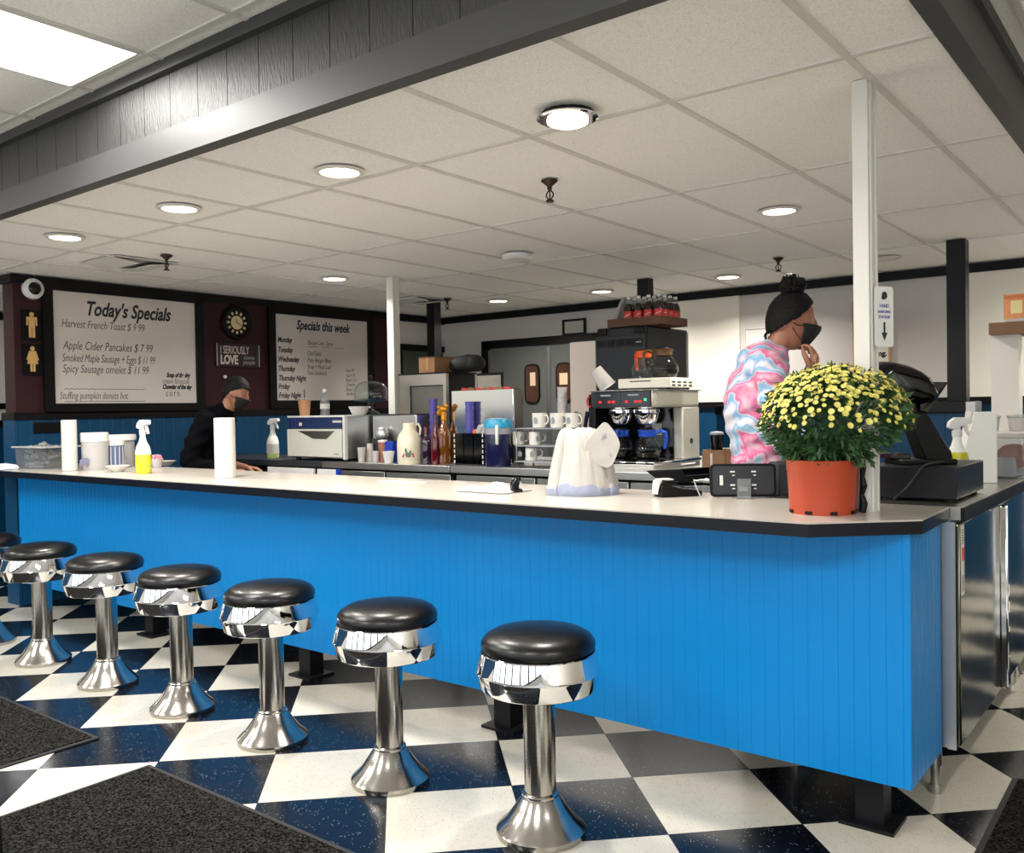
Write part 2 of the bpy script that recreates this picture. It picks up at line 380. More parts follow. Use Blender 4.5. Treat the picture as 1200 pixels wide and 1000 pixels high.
# dropped ceiling over the counter, 2 x 4 ft tiles on a grid
def ceiling(name, x0, x1, y0, y1, z, gx, gy, dx, dy, holes=()):
    b = MB()
    b.b2((x0, y0, z+.004), (x1, y1, z+.03)); o = struct(b.build(name, M['tile']))
    g = MB(); w = .012
    x = gx + dx*math.ceil((x0-gx)/dx)
    while x < x1: g.b2((x-w, y0, z-.004), (x+w, y1, z+.006)); x += dx
    y = gy + dy*math.ceil((y0-gy)/dy)
    while y < y1: g.b2((x0, y-w, z-.003), (x1, y+w, z+.006)); y += dy
    k = g.build(name+'_grid', M['grid']); struct(k); return o
ceiling('ceiling', XF, BX, BY, YB, ZC, -6.36, 2.826, .61, 1.22)
ceiling('ceiling_dining', XF, XR, YF, BY, ZD, -3.394, 1.985, .575, 1.2)
ceiling('ceiling_side', BX, XR, BY, YB, ZR, -.5, 2.9, .61, 1.22)

# soffit between the two ceiling heights
b = MB(); b.b2((XF, 2.085, 2.575), (BX+.03, BY, 2.815)); struct(b.build('beam_front', M['beam']))
b = MB(); b.b2((XF, 2.055, ZC-.004), (BX+.062, BY, 2.468)); b.b2((XF, 2.06, 2.466), (BX+.06, 2.1, 2.575)); b.b2((XF, 2.05, 2.812), (BX+.07, BY, ZD)); struct(b.build('trim_1', M['beam_trim']))
b = MB(); b.b2((BX, BY, 2.545), (BX+.035, YB, ZR)); struct(b.build('beam_side', M['beam_trim']))
b = MB(); b.b2((BX, BY, ZC-.004), (BX+.062, YB, 2.468)); b.b2((BX+.02, BY-.05, 2.466), (BX+.06, YB, 2.545)); b.b2((BX, BY, 2.67), (BX+.055, YB, ZR-.001)); struct(b.build('trim_2', M['beam_trim']))
# boards' joints on the soffit
b = MB()
x = -7.2
while x < BX: b.b2((x-.0012, 2.0843, 2.576), (x+.0012, 2.0865, 2.812)); x += .2
struct(b.build('trim_3', M['black_matte']))

# ---- left wall: maroon above, blue beadboard wainscot below
zr0, zr1 = 1.375, 1.43
struct(MB().b2((XL-.17, 2.95, 0), (XL, 6.86, ZC)).build('wall_left', M['maroon']))
struct(MB().b2((XL-.17, 6.86, 0), (XL, YB, 2.12)).b2((XL-.17, 6.86, 2.12), (XL, YB, ZC)).build('wall_left_end', M['grey_wall']))
def beadboard_x(name, x0, x1, y, z0, z1, m, pitch=.05, face=-1, th=.02):
    poly = [(x0, 0)]; x = x0
    while x < x1-1e-6:
        xe = min(x+pitch, x1)
        poly += [(x+.0018, th), (xe-.0018, th), (xe, th-.0013)]; x = xe
    poly += [(x1, 0)]
    mt = Matrix.Translation((0, y, z0)) @ Matrix(((1,0,0),(0,face,0),(0,0,1))).to_4x4()
    return MB().prism(poly, z1-z0, mt)
def beadboard_y(y0, y1, x, z0, z1, pitch=.05, face=1, th=.02):
    poly = [(y0, 0)]; y = y0
    while y < y1-1e-6:
        ye = min(y+pitch, y1)
        poly += [(y+.004, th), (ye-.004, th), (ye, th-.003)]; y = ye
    poly += [(y1, 0)]
    mt = Matrix.Translation((x, 0, z0)) @ Matrix(((0,face,0),(1,0,0),(0,0,1))).to_4x4()
    return MB().prism(poly, z1-z0, mt)
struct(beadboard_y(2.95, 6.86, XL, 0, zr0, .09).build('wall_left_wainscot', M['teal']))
b = MB(); b.b2((XL-.175, 2.93, 0), (XL+.02, 2.951, zr0)); struct(b.build('wall_left_end_cap', M['teal']))
b = MB(); b.b2((XL-.18, 2.92, zr0), (XL+.035, 6.86, zr1)); b.b2((XL-.18, 2.925, 2.39), (XL+.03, 6.86, ZC-.004)); b.b2((XL, 6.86, 2.38), (XL+.03, YB, ZC-.004)); struct(b.build('trim_4', M['frame']))
# opening in the end of the left wall, framed black, olive-dim beyond
b = MB(); b.b2((XL, 6.9, 2.06), (XL+.03, YB-.01, 2.13)); b.b2((XL, 6.9, 1.3), (XL+.03, 6.96, 2.06)); struct(b.build('window_frame', M['frame']))
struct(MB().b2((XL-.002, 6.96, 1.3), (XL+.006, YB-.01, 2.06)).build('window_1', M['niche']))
# ---- back wall
struct(MB().b2((XF, YB, 0), (XR, YB+.15, 2.9)).build('wall_back', M['grey_wall']))
xa = onY(868, 400, YB).x; xb = onY(697, 400, YB).x
struct(MB().b2((-4.55, YB-.03, zr0), (xa, YB, 2.39)).build('wall_back_lit_patch', M['cream_wall']))  # patch brightened by the downlight, painted in as a lighter slab
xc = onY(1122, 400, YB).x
struct(MB().b2((xc, YB-.03, zr0), (XR, YB, 2.39)).build('wall_back_side_lit_patch', M['cream_wall']))  # glow of the side lamp on the wall, put into the colour
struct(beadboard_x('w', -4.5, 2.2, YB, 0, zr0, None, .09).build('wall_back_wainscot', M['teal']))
b = MB(); b.b2((-4.5, YB-.05, zr0), (XR, YB, zr1)); b.b2((XL, YB-.045, 2.385), (BX+.06, YB, ZC-.004)); b.b2((BX+.06, YB-.045, 2.385), (XR, YB, 2.46)); struct(b.build('trim_5', M['frame']))
# ---- double swing doors
dx0, dx1, dz = -6.24, -4.62, 2.065
b = MB(); b.b2((dx0-.09, YB-.06, 0), (dx0, YB, dz+.075)); b.b2((dx1, YB-.06, 0), (dx1+.09, YB, dz+.075)); b.b2((dx0-.09, YB-.06, dz), (dx1+.09, YB, dz+.085)); struct(b.build('door_frame', M['frame']))
xm = (dx0+dx1)/2
for i, (a0, a1) in enumerate(((dx0+.012, xm-.01), (xm+.01, dx1-.012))):
    b = MB(); b.b2((a0, YB-.045, .02), (a1, YB-.005, dz-.01)); d = struct(b.build('door_%d' % (i+1), M['door']))
    cx = xm-.21 if i == 0 else xm+.2
    def rr(w, h, r):
        out = []
        for qx, qy, a in ((w/2-r, h/2-r, 0), (-w/2+r, h/2-r, 90), (-w/2+r, -h/2+r, 180), (w/2-r, -h/2+r, 270)):
            for k in range(5):
                t = math.radians(a+22.5*k); out.append((qx+r*math.cos(t), qy+r*math.sin(t)))
        return out
    zz = 1.66 if i == 0 else 1.66
    mt = Matrix.Translation((cx, YB-.045, zz)) @ FACE_NY.to_4x4()
    MB().prism(rr(.2, .42, .07), .014, mt).build('window_gasket', M['frame'], d)
    p = MB().prism(rr(.165, .385, .055), .004, mt, off=.0125).build('window_pane', mat('dim_kitchen_glass_%d' % i, (66, 44, 34), .15, noise=.5, nscale=7), d)
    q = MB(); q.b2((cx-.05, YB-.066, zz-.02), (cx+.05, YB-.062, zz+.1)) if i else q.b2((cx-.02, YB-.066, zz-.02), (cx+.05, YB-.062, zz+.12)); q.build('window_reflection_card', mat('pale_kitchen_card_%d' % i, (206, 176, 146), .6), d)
    s = MB()
    if i == 0: s.b2((dx0+.004, YB-.056, .02), (dx0+.05, YB-.046, dz-.02))
    else: s.b2((xm-.012, YB-.058, .02), (xm+.03, YB-.046, dz-.02))
    s.build('edge_strip', M['steel'], d)
# ---- far side of the room and street front
struct(MB().b2((XF-.1, YF, 0), (XF, YB, 2.9)).build('wall_far', M['cream_wall']))
struct(MB().b2((XF, YF, 0), (XF+.02, YB, 1.3)).build('wall_far_wainscot', M['teal']))
b = MB(); b.b2((XF, YF, 1.3), (XF+.05, YB, 1.37)); b.b2((XF, BY, 2.38), (XF+.05, YB, ZC-.005)); struct(b.build('trim_6', M['frame']))
b = MB(); b.b2((XF+.02, 3.2, 1.48), (XF+.05, 5.3, 1.54)); struct(b.build('trim_7', M['frame']))
# street front with tall shop windows, behind the camera
b = MB(); b.b2((XF, YF-.15, 0), (XR, YF, .55)); b.b2((XF, YF-.15, 2.45), (XR, YF, 2.9))
wx = [XF+.2+i*1.6 for i in range(9)]
for x in wx: b.b2((x-.1, YF-.15, .55), (x+.1, YF, 2.45))
struct(b.build('wall_front', M['grey_wall']))
b = MB()
for x in wx: b.b2((x-.12, YF, .55), (x+.12, YF+.03, 2.45))
b.b2((XF, YF, .5), (XR, YF+.05, .58)); b.b2((XF, YF, 2.42), (XR, YF+.05, 2.5)); struct(b.build('window_2', M['frame']))
b = MB(); b.b2((XR, YF, 0), (XR+.15, YB, .55)); b.b2((XR, YF, 2.45), (XR+.15, YB, 2.9))
for y in (YF+.1, -1.5, .3): b.b2((XR, y-.12, .55), (XR+.15, y+.12, 2.45))
b.b2((XR, .8, 0), (XR+.15, YB, 2.9)); struct(b.build('wall_right', M['cream_wall']))

# ---- posts that carry the ceiling
def post(name, x, y, w, z0, z1, m, label):
    b = MB(); b.box((0, 0, (z0+z1)/2), (w, w, z1-z0), bev=.003); o = b.build(name, m, loc=(x, y, 0)); return tag(o, label, 'post')
CT = 1.03
p1 = onZ(1004, 96, ZC)
PX, PY = -.903, 3.085
pw = MB(); pw.box((0, 0, (CT+ZC)/2), (.05, .066, ZC-CT)); pw.box((.026, 0, (CT+ZC)/2), (.01, .03, ZC-CT)); pw.box((.03, 0.026, (CT+ZC)/2), (.012, .012, ZC-CT)); o = pw.build('support_post', M['white'], loc=(PX, PY, 0)); tag(o, 'slim white square post rising from the counter behind the potted flowers', 'post')
p2 = onZ(460, 325, ZC); post('support_post', p2.x, p2.y, .072, 0, ZC, M['white'], 'slim white square post beside the glass cake stand')
p3 = onZ(508, 354, ZC); post('support_post', p3.x, p3.y, .1, 0, ZC, M['black'], 'black square post behind the cardboard box near the swing doors')
p4 = onZ(1122, 282, ZC); post('support_post', p4.x, p4.y, .115, onY(1080, 471, 6.35).z, ZC, M['black'], 'black square post standing on the ledge near the wooden shelf')
p5 = onZ(756, 327, ZC); post('support_post', p5.x, p5.y, .1, 0, ZC, M['black'], 'black post mostly hidden behind the tray of soda bottles')

# ---- ceiling lights
def downlight(px, py, label, lit=True, dropped=False, power=17):
    p = onZ(px, py, ZC); t = thing('downlight', label, 'ceiling light', (p.x, p.y, ZC), 0, 'recessed round ceiling lights')
    r = .085
    if dropped:
        MB().lathe([(r+.018, -.03), (r+.026, -.026), (r+.026, -.022), (r, -.018), (r, -.0)], n=32).build('trim_ring', M['chrome'], t)
        MB().cyl((0,0,-.02), (0,0,-.0045), r*1.12).build('housing', M['black_matte'], t)
        MB().lathe([(0.0, -.047), (r*.7, -.046), (r*.86, -.04), (r*.88, -.028), (0, -.026)], n=32).build('lens', M['lamp'], t)
    else:
        MB().lathe([(r, -.004), (r, -.011), (r+.006, -.014), (r+.02, -.012), (r+.026, -.006), (r+.026, -.004)], n=32).build('trim_ring', M['grid'], t)
        MB().lathe([(0, -.012), (r*.7, -.011), (r, -.008), (r, -.0045), (0, -.0045)], n=32).build('lens', M['lamp'] if lit else M['lamp_off'], t)
    if lit:
        ld = bpy.data.lights.new('recessed_lamp', 'AREA'); ld.shape = 'DISK'; ld.size = .15; ld.energy = power; ld.color = (1, .95, .88); ld.spread = math.radians(150)
        lo = bpy.data.objects.new('lamp', ld); COL.objects.link(lo); lo.parent = t; lo.location = (0, 0, -.055)
    return t
downlight(665, 131, 'round ceiling light whose trim hangs loose with a dark gap above', dropped=True)
downlight(398, 200, 'round lit ceiling light between the loose one and the soffit corner, second along the soffit')
downlight(210, 243, 'round lit ceiling light third along the soffit from the loose one')
downlight(76, 277, 'round lit ceiling light above the first whiteboard and camera, last along the soffit')
downlight(913, 246, 'round lit ceiling light above the person with the hair bun')
downlight(392, 326, 'round lit ceiling light in front of the weekly specials board')
downlight(853, 324, 'round lit ceiling light near the black crown trim, beside the bun-haired person')
downlight(584, 352, 'round lit ceiling light above the grey swing doors')
downlight(705, 341, 'round lit ceiling light beside the tray of soda bottles')
downlight(1037, 302, 'round unlit ceiling light next to the white post', lit=False)
t = downlight(1037, 302, 'round lit ceiling light over the side aisle', power=60); t.location = (.25, 6.85, ZR)
# fluorescent panel over the dining side
t = thing('ceiling_panel_light', 'bright rectangular white ceiling panel light above the soffit', 'ceiling light', (-3.68, 1.36, ZD))
MB().b2((-.275, -.59, -.008), (.275, .585, .003)).build('diffuser', M['panel_lamp'], t)
b = MB(); b.b2((-.287, -.6, -.01), (-.275, .6, .0)); b.b2((.275, -.6, -.01), (.287, .6, .0)); b.b2((-.275, -.6, -.01), (.275, -.59, 0)); b.b2((-.275, .585, -.01), (.275, .6, 0)); b.build('frame', M['grid'], t)
ld = bpy.data.lights.new('panel_lamp', 'AREA'); ld.shape = 'RECTANGLE'; ld.size = .52; ld.size_y = 1.1; ld.energy = 42; ld.color = (1, .97, .92)
lo = bpy.data.objects.new('lamp', ld); COL.objects.link(lo); lo.parent = t; lo.location = (0, 0, -.03)
# a second one further back in the dining side lights the room behind the camera
for (x, y) in ((-.8, -.6), (-5.6, -.4), (-3.1, -1.05), (1.6, .6), (-7.7, .15)):
    t2 = thing('ceiling_panel_light', 'white ceiling panel light over the dining side', 'ceiling light', (x, y, ZD), 0, 'dining ceiling panels')
    MB().b2((-.275, -.59, -.008), (.275, .585, .003)).build('diffuser', M['panel_lamp'], t2)
    l2 = bpy.data.objects.new('lamp', ld); COL.objects.link(l2); l2.parent = t2; l2.location = (0, 0, -.03)

# sprinklers, smoke detector, vents
def sprinkler(px, py, label):
    p = onZ(px, py, ZC); t = thing('hanging_sprinkler', label, 'sprinkler', (p.x, p.y, ZC), 0, 'ceiling sprinklers')
    br = M.setdefault('bronze', mat('dark_bronze', (62, 44, 38), .4, .7))
    MB().lathe([(.012, -.03), (.03, -.014), (.04, -.006), (.04, -.004)], n=20).build('escutcheon', br, t)
    b = MB(); b.cyl((0,0,-.045), (0,0,-.014), .011); b.tube([(.012*math.cos(a), 0, -.07+.028*math.sin(a)) if False else (.02*math.sin(a*PI/8), 0, -.045-.05*a/8) for a in range(9)], .0035, 6); b.tube([(-.02*math.sin(a*PI/8), 0, -.045-.05*a/8) for a in range(9)], .0035, 6); b.cyl((0,0,-.095), (0,0,-.045), .0035)
    b.build('yoke', br, t); MB().cyl((0,0,-.102), (0,0,-.094), .02, .018).build('deflector', br, t); return t
sprinkler(644, 211, 'dark bronze sprinkler head hanging alone near the loose round light')
sprinkler(195, 299, 'dark sprinkler head beside the open ceiling vent')
sprinkler(912, 302, 'dark sprinkler head above the bun-haired person')
sprinkler(524, 350, 'dark sprinkler head beside the black post by the swing doors')
p = onZ(606, 297, ZC); t = thing('smoke_detector', 'white domed disc fixed to the ceiling tile above the back counter', 'smoke detector', (p.x, p.y, ZC))
MB().lathe([(.03, -.05), (.09, -.045), (.105, -.03), (.105, -.012)], n=32).build('cover', M['white_plastic'], t); MB().lathe([(.085, -.012), (.085, -.004)], n=24).build('mounting_plate', M['white_plastic'], t)
def vent(px, py, label, w=.45):
    p = onZ(px, py, ZC); t = thing('ceiling_vent', label, 'vent', (p.x, p.y, ZC), 0)
    b = MB()
    for s in (-1, 1): b.b2((s*w/2-.015, -w/2, -.008), (s*w/2+.015, w/2, -.0035)); b.b2((-w/2, s*w/2-.015, -.008), (w/2, s*w/2+.015, -.0035))
    b.build('frame', M['grid'], t)
    for k, s in enumerate((-1, 1)): MB().box((0, s*.13, -.022), (w*.88, .17, .006), rot=(s*.12, 0, 0)).build('blade', M['white'], t)
    MB().b2((-w/2+.02, -w/2+.02, -.0055), (w/2-.02, w/2-.02, -.0036)).build('duct_plate', M['grey_label'], t)
vent(152, 308, 'open white ceiling vent with tilted blades above the first whiteboard'); vent(490, 351, 'white ceiling vent with tilted blades between the white and black posts', .4)
# ================================================================== lunch counter
ct = thing('lunch_counter', 'long lunch counter with cream top, black edge and bright blue beadboard front', 'counter', (-3.8, 3.0, 0))
O = Vector((-3.8, 3.0, 0))
def L3(x, y, z): return (x-O.x, y-O.y, z-O.z)
top = [(-7.12, 2.69), (-.958, 2.687), (-.692, 2.938), (-.70, 3.34), (-.99, 3.42), (-7.12, 3.42)]
top = [(-6.94, 3.42) if p == (-7.12, 3.42) else p for p in top]
top = [(-7.12, 2.69), (-.958, 2.687), (-.692, 2.938), (-.70, 3.335), (-1.36, 3.335), (-1.36, 3.43), (-6.92, 3.43), (-6.92, 2.9), (-7.12, 2.9)]
tl = [(x-O.x, y-O.y) for x, y in top]
MB().prism(tl, .005, Matrix.Translation((0, 0, CT-.005))).build('countertop', M['laminate'], ct)
def offs(poly, d):
    c = Vector((sum(p[0] for p in poly)/len(poly), sum(p[1] for p in poly)/len(poly)))
    return poly
MB().prism(tl, .04, Matrix.Translation((0, 0, CT-.0452))).build('edge_band', M['edge'], ct)
PYF = 2.93
beadboard_x('p', -6.9-O.x, -.727-O.x, PYF+.02-O.y, .18, .985, None, .05, th=.02).build('front_panel', M['blue'], ct)
beadboard_y(PYF+.02-O.y, 3.33-O.y, -.747-O.x, .18, .985, .05, face=1, th=.02).build('end_panel', M['blue'], ct)
b = MB(); b.b2(L3(-6.88, PYF+.02, .2), L3(-.75, PYF+.045, .98)); b.build('panel_backing', M['black_matte'], ct)
for x in (-.877, -2.42, -3.75, -5.27):
    g = MB(); g.b2(L3(x-.045, 3.0, .012), L3(x+.045, 3.09, .985)); k = g.build('support_leg', M['black'], ct)
    f = MB(); f.b2(L3(x-.09, 2.965, 0), L3(x+.085, 3.125, .012)); f.build('foot_plate', M['black'], k)
for x in (-1.6, -3.1, -4.5, -6.2):
    g = MB(); g.b2(L3(x-.03, 2.95, .93), L3(x+.03, 3.4, .985)); g.build('bracket', M['black'], ct)
# lower storage behind the panel
b = MB(); b.b2(L3(-6.85, 3.0, .80), L3(-1.4, 3.42, .83)); b.build('under_shelf', M['black_matte'], ct)

# ================================================================== stools
def make_stool(loc, label):
    t = thing('bar_stool', label, 'stool', loc, 0, 'fixed stools along the counter')
    MB().lathe([(.15, .595), (.17, .598), (.183, .608), (.188, .622), (.186, .636), (.174, .652), (.15, .665), (.11, .673), (.05, .678), (0, .679)], n=48).build('seat', M['vinyl'], t)
    MB().lathe([(.06, .478), (.186, .482), (.19, .486), (.203, .535), (.206, .541), (.203, .548), (.190, .603), (.187, .606), (.17, .6)], n=64).build('seat_ring', M['chrome'], t)
    MB().lathe([(.052, .13), (.052, .48)], n=32).build('column', M['stool_steel'], t)
    MB().lathe([(.058, .125), (.061, .128), (.061, .134), (.058, .138), (.053, .14)], n=32).build('collar', M['stool_steel'], t)
    MB().lathe([(.145, 0), (.147, .006), (.147, .02), (.14, .028), (.112, .052), (.085, .09), (.066, .12), (.058, .128)], n=48).build('floor_flange', M['stool_steel'], t)
    return t
SX = [-1.727, -2.428, -3.138, -3.821, -4.512, -5.235, -5.95]
SL = ['black-topped chrome stool before the blue panel, first from the flower pot',
      'black-topped chrome stool second from the flower-pot end of the counter',
      'black-topped chrome stool third from the flower-pot end of the counter',
      'black-topped chrome stool fourth from the flower-pot end, by the mat tip',
      'black-topped chrome stool fifth from the flower-pot end of the counter',
      'black-topped chrome stool sixth from the flower-pot end, last one fully in view',
      'black-topped chrome stool cut off by the picture edge, beyond the sixth']
st0 = make_stool((SX[0], 2.335, 0), SL[0])
for x, l in zip(SX[1:], SL[1:]): dup(st0, (x, 2.335, 0), l)

# ================================================================== mats on the floor
def mat_(lo, hi, label):
    cx, cy = (lo[0]+hi[0])/2, (lo[1]+hi[1])/2; w, d = hi[0]-lo[0], hi[1]-lo[1]
    t = thing('floor_mat', label, 'mat', (cx, cy, 0))
    MB().box((0, 0, .004), (w, d, .008), bev=.003).build('rubber_backing', M['rubber'], t)
    MB().box((0, 0, .008), (w-.04, d-.04, .008), bev=.003).build('pile', M['carpet'], t)
mat_((-5.6, .75), (-3.766, 1.905), 'dark ribbed floor mat with its pointed corner below the fourth stool')
mat_((-3.31, .55), (-1.5, 1.872), 'large dark ribbed floor mat in front of the first stools')
mat_((-.566, 2.3), (.35, 3.69), 'dark ribbed floor mat beside the end of the blue counter')
# dark slanted upright at the picture's edge
bp_ = onZ(2, 1040, 0)
t = thing('folding_sign', 'black slanted upright edge of a stand cut off at the picture edge by the mats', 'sign stand', (bp_.x, bp_.y, 0), VIEW_RZ)
for s_ in (0, 1):
    b = MB(); b.prism([(-.075, 0), (.012, 0), (-.02, .62), (-.095, .62)], .03, Matrix(((1,0,0,0),(0,0,-1,-s_*.3),(0,1,0,0),(0,0,0,1)))); b.build('leg', M['black_matte'], t)
b = MB(); b.box((-.06, -.15, .6), (.07, .33, .05), bev=.004); b.build('crossbar', M['black_matte'], t)

# ================================================================== undercounter refrigerators, end of the counter
def fridge(y0, y1, label, first):
    t = thing('undercounter_refrigerator', label, 'refrigerator', (-1.0, (y0+y1)/2, 0)); h = (y1-y0)/2; fx = .33
    MB().b2((-.33, -h, .19), (fx-.03, h, .985)).build('body', M['steel'], t)
    MB().b2((-.34, -h-.004, .985), (fx+.01, h+.004, CT)).build('worktop', M['worn_steel'], t)
    MB().b2((fx+.005, -h-.006, .982), (fx+.018, h+.006, CT-.002)).build('worktop_edge', M['black_matte'], t)
    n = 2
    for i in range(n):
        a0 = -h+.01+i*(2*h-.01)/n; a1 = a0+(2*h-.01)/n-.012
        d = MB().b2((fx-.028, a0, .2), (fx, a1, .97), bev=.006).build('door', M['dark_steel'], t)
        MB().b2((fx-.005, a1-.075, .21), (fx+.028, a1-.035, .965), bev=.008).build('handle', M['chrome'], d)
    MB().b2((-.33+.62, -h-.012, .19), (fx-.012, -h-.001, .978)).build('corner_strip', M['steel'], t)
    for sx in (-.27, .235):
        for sy in (-h+.06, h-.06):
            g = MB(); g.cyl((sx, sy, .1), (sx, sy, .19), .022); g.cyl((sx, sy, .03), (sx, sy, .1), .017); g.cyl((sx, sy, 0), (sx, sy, .03), .021); g.build('leg', M['worn_steel'], t)
    if first:
        s = MB(); s.b2((fx-.001, -h+.022, .72), (fx+.0012, -h+.07, .965)); s = s.build('warning_label', M['sticker'], t)
        r = MB(); r.b2((fx+.0008, -h+.028, .84), (fx+.002, -h+.064, .885)); r.build('red_symbol', M['orange'], s)
        q = MB()
        for k in range(14):
            z = .735+k*.007 if k < 8 else .9+(k-8)*.009
            q.b2((fx+.0008, -h+.03, z), (fx+.002, -h+.062-.004*(k % 3), z+.003))
        q.build('print', M['ink'], s)
fridge(3.345, 5.03, 'stainless undercounter refrigerator with a warning label, at the end of the blue counter', True)
fridge(5.045, 6.2, 'second stainless undercounter refrigerator farther along the aisle', False)

# ================================================================== left wall: boards, clock, signs
def panel_x(x, y0, y1, z0, z1, th, m, name, parent, o):
    return MB().b2((x-o[0], y0-o[1], z0-o[2]), (x+th-o[0], y1-o[1], z1-o[2])).build(name, m, parent)
def whiteboard(ya, yb, za, zb, label):
    o = (XL, (ya+yb)/2, (za+zb)/2); t = thing('whiteboard', label, 'whiteboard', o)
    panel_x(XL, ya, yb, za, zb, .014, M['board'], 'writing_surface', t, o)
    f = .075
    for nm, (y0, y1, z0, z1) in dict(a=(ya-f, yb+f, zb, zb+f), b=(ya-f, yb+f, za-f, za), c=(ya-f, ya, za, zb), d=(yb, yb+f, za, zb)).items():
        panel_x(XL, y0, y1, z0, z1, .035, M['frame'], 'frame_bar', t, o)
    return t, o
w1 = dict(ya=3.225, yb=4.44, za=1.495, zb=2.36)
t, o = whiteboard(label="framed whiteboard headed Today's Specials beside the restroom signs", **w1)
def wtxt(t, o, s, y, z, size, m=None, **k): k.setdefault('sx', .66); return text(s, size, m or M['ink'], 'lettering', (.0145, y-o[1], z-o[2]), FACE_PX, t, **k)
wtxt(t, o, "Today's Specials", 3.84, 2.19, .155, align='CENTER', shear=.3, bold=.004, sx=.72)
G = M['ink_grey']
wtxt(t, o, 'Harvest French Toast $ 9 99', 3.29, 2.085, .088, G, shear=.25)
wtxt(t, o, 'Apple Cider Pancakes $ 7 99', 3.30, 1.915, .095, G, shear=.25)
wtxt(t, o, 'Smoked Maple Sausage + Eggs $ 11 99', 3.29, 1.82, .088, G, shear=.25, sx=.56)
wtxt(t, o, 'Spicy Sausage omelet $ 11 99', 3.29, 1.735, .09, G, shear=.25)
wtxt(t, o, 'Soup of the day', 4.16, 1.715, .055, shear=.35, bold=.003, sx=.62)
wtxt(t, o, 'cream Broccoli', 4.12, 1.66, .062, G)
wtxt(t, o, 'Chowder of the day', 4.12, 1.615, .053, shear=.35, bold=.003, sx=.62)
wtxt(t, o, 'corn', 4.15, 1.552, .085, G, space=1.3)
wtxt(t, o, 'Stuffing pumpkin donuts hot', 3.265, 1.53, .08, G, shear=.2, sx=.6)
for k, z in enumerate((1.605, 1.508)):
    b = MB()
    b.tube([(.0145, 3.3+i*.02-o[1], z+.006*(i % 2)-o[2]) for i in range(34)], .0022, 4); b.build('wavy_line', G, t)
w2 = dict(ya=5.28, yb=6.455, za=1.515, zb=2.335)
t, o = whiteboard(label='framed whiteboard headed Specials this week with the weekdays listed', **w2)
wtxt(t, o, 'Specials this week', 5.87, 2.205, .125, align='CENTER', shear=.3, bold=.0035, sx=.74)
for s, z in zip(('Monday', 'Tuesday', 'Wednesday', 'Thursday', 'Thursday Night', 'Friday', 'Friday Night'), (2.07, 1.975, 1.885, 1.795, 1.705, 1.625, 1.54)):
    wtxt(t, o, s, 5.31, z, .072, shear=.3, bold=.002, sx=.72)
for s, z, y in (('Biscuit Corn Tacos', 2.06, 5.67), ('Chef Salad', 1.955, 5.66), ('Patty Burger Blanc', 1.89, 5.66), ('Soup + Meat Loaf', 1.825, 5.66), ('Tuna Sandwich', 1.765, 5.65)):
    wtxt(t, o, s, y, z, .062, G, shear=.25)
for s, z in (('Soup 99', 1.805), ('Cup 4 50', 1.755), ('Bowl 5 50', 1.705), ('Chowder', 1.66), ('Bread 1', 1.61), ('Garden', 1.565)):
    wtxt(t, o, s, 6.15, z, .05, G, shear=.25)
for i in range(3): MB().b2((.0145, 5.67+i*.17-o[1], 2.04-o[2]), (.016, 5.79+i*.17-o[1], 2.044-o[2])).build('underline', G, t)
# clock
o = (XL, 4.863, 2.22); t = thing('wall_clock', 'round black wall clock with a pale face above the wooden word sign', 'clock', o)
RX = Matrix.Rotation(PI/2, 4, 'Y')
MB().lathe([(.155, 0), (.158, .02), (.15, .035), (.13, .04), (.118, .03), (.118, .0)], n=40, mtx=RX).build('rim', M['frame'], t)
MB().lathe([(.118, .001), (.118, .018)], n=40, mtx=RX).build('outer_dial', M['black_matte'], t)
MB().lathe([(.062, .018), (.062, .0195)], n=32, mtx=RX).build('face', M['clock_face'], t)
b = MB()
for k in range(12):
    a = k*PI/6; b.box((.019, .09*math.sin(a), .09*math.cos(a)), (.002, .02, .026), rot=(-a, 0, 0))
b.build('hour_marks', M['clock_face'], t)
for nm, a, l in (('hour_hand', -.25, .042), ('minute_hand', 2.05, .056)):
    b = MB(); b.tube([(.021, -.01*math.sin(a), -.01*math.cos(a)), (.021, l*math.sin(a), l*math.cos(a))], .003, 6); b.build(nm, M['ink'], t)
# word sign
o = (XL, 4.872, 1.925); t = thing('word_sign', 'dark wooden sign reading I SERIOUSLY LOVE under the wall clock', 'sign', o)
MB().b2((0, -.235, -.105), (.02, .235, .105)).build('plaque', mat('dark_sign_wood', (40, 24, 26), .6, noise=.25, nscale=10, stretch=(8, 1, 8)), t)
wt = mat('off_white_sign_paint', (206, 196, 186), .6)
for s in (-1, 1): MB().b2((.02, s*.222-.005, -.1), (.023, s*.222+.005, .1)).build('side_bar', M['grey_label'], t)
text('I SERIOUSLY', .1, wt, 'lettering', (.0205, -.19, .012), FACE_PX, t, sx=.56, bold=.0005)
text('LOVE', .112, wt, 'lettering', (.0205, -.19, -.08), FACE_PX, t, sx=.68, bold=.004)
text('some', .055, M['grey_label'], 'lettering', (.0205, .05, -.035), FACE_PX, t, shear=.2)
text('people', .06, M['grey_label'], 'lettering', (.0205, .045, -.08), FACE_PX, t, shear=.2, sx=.8)
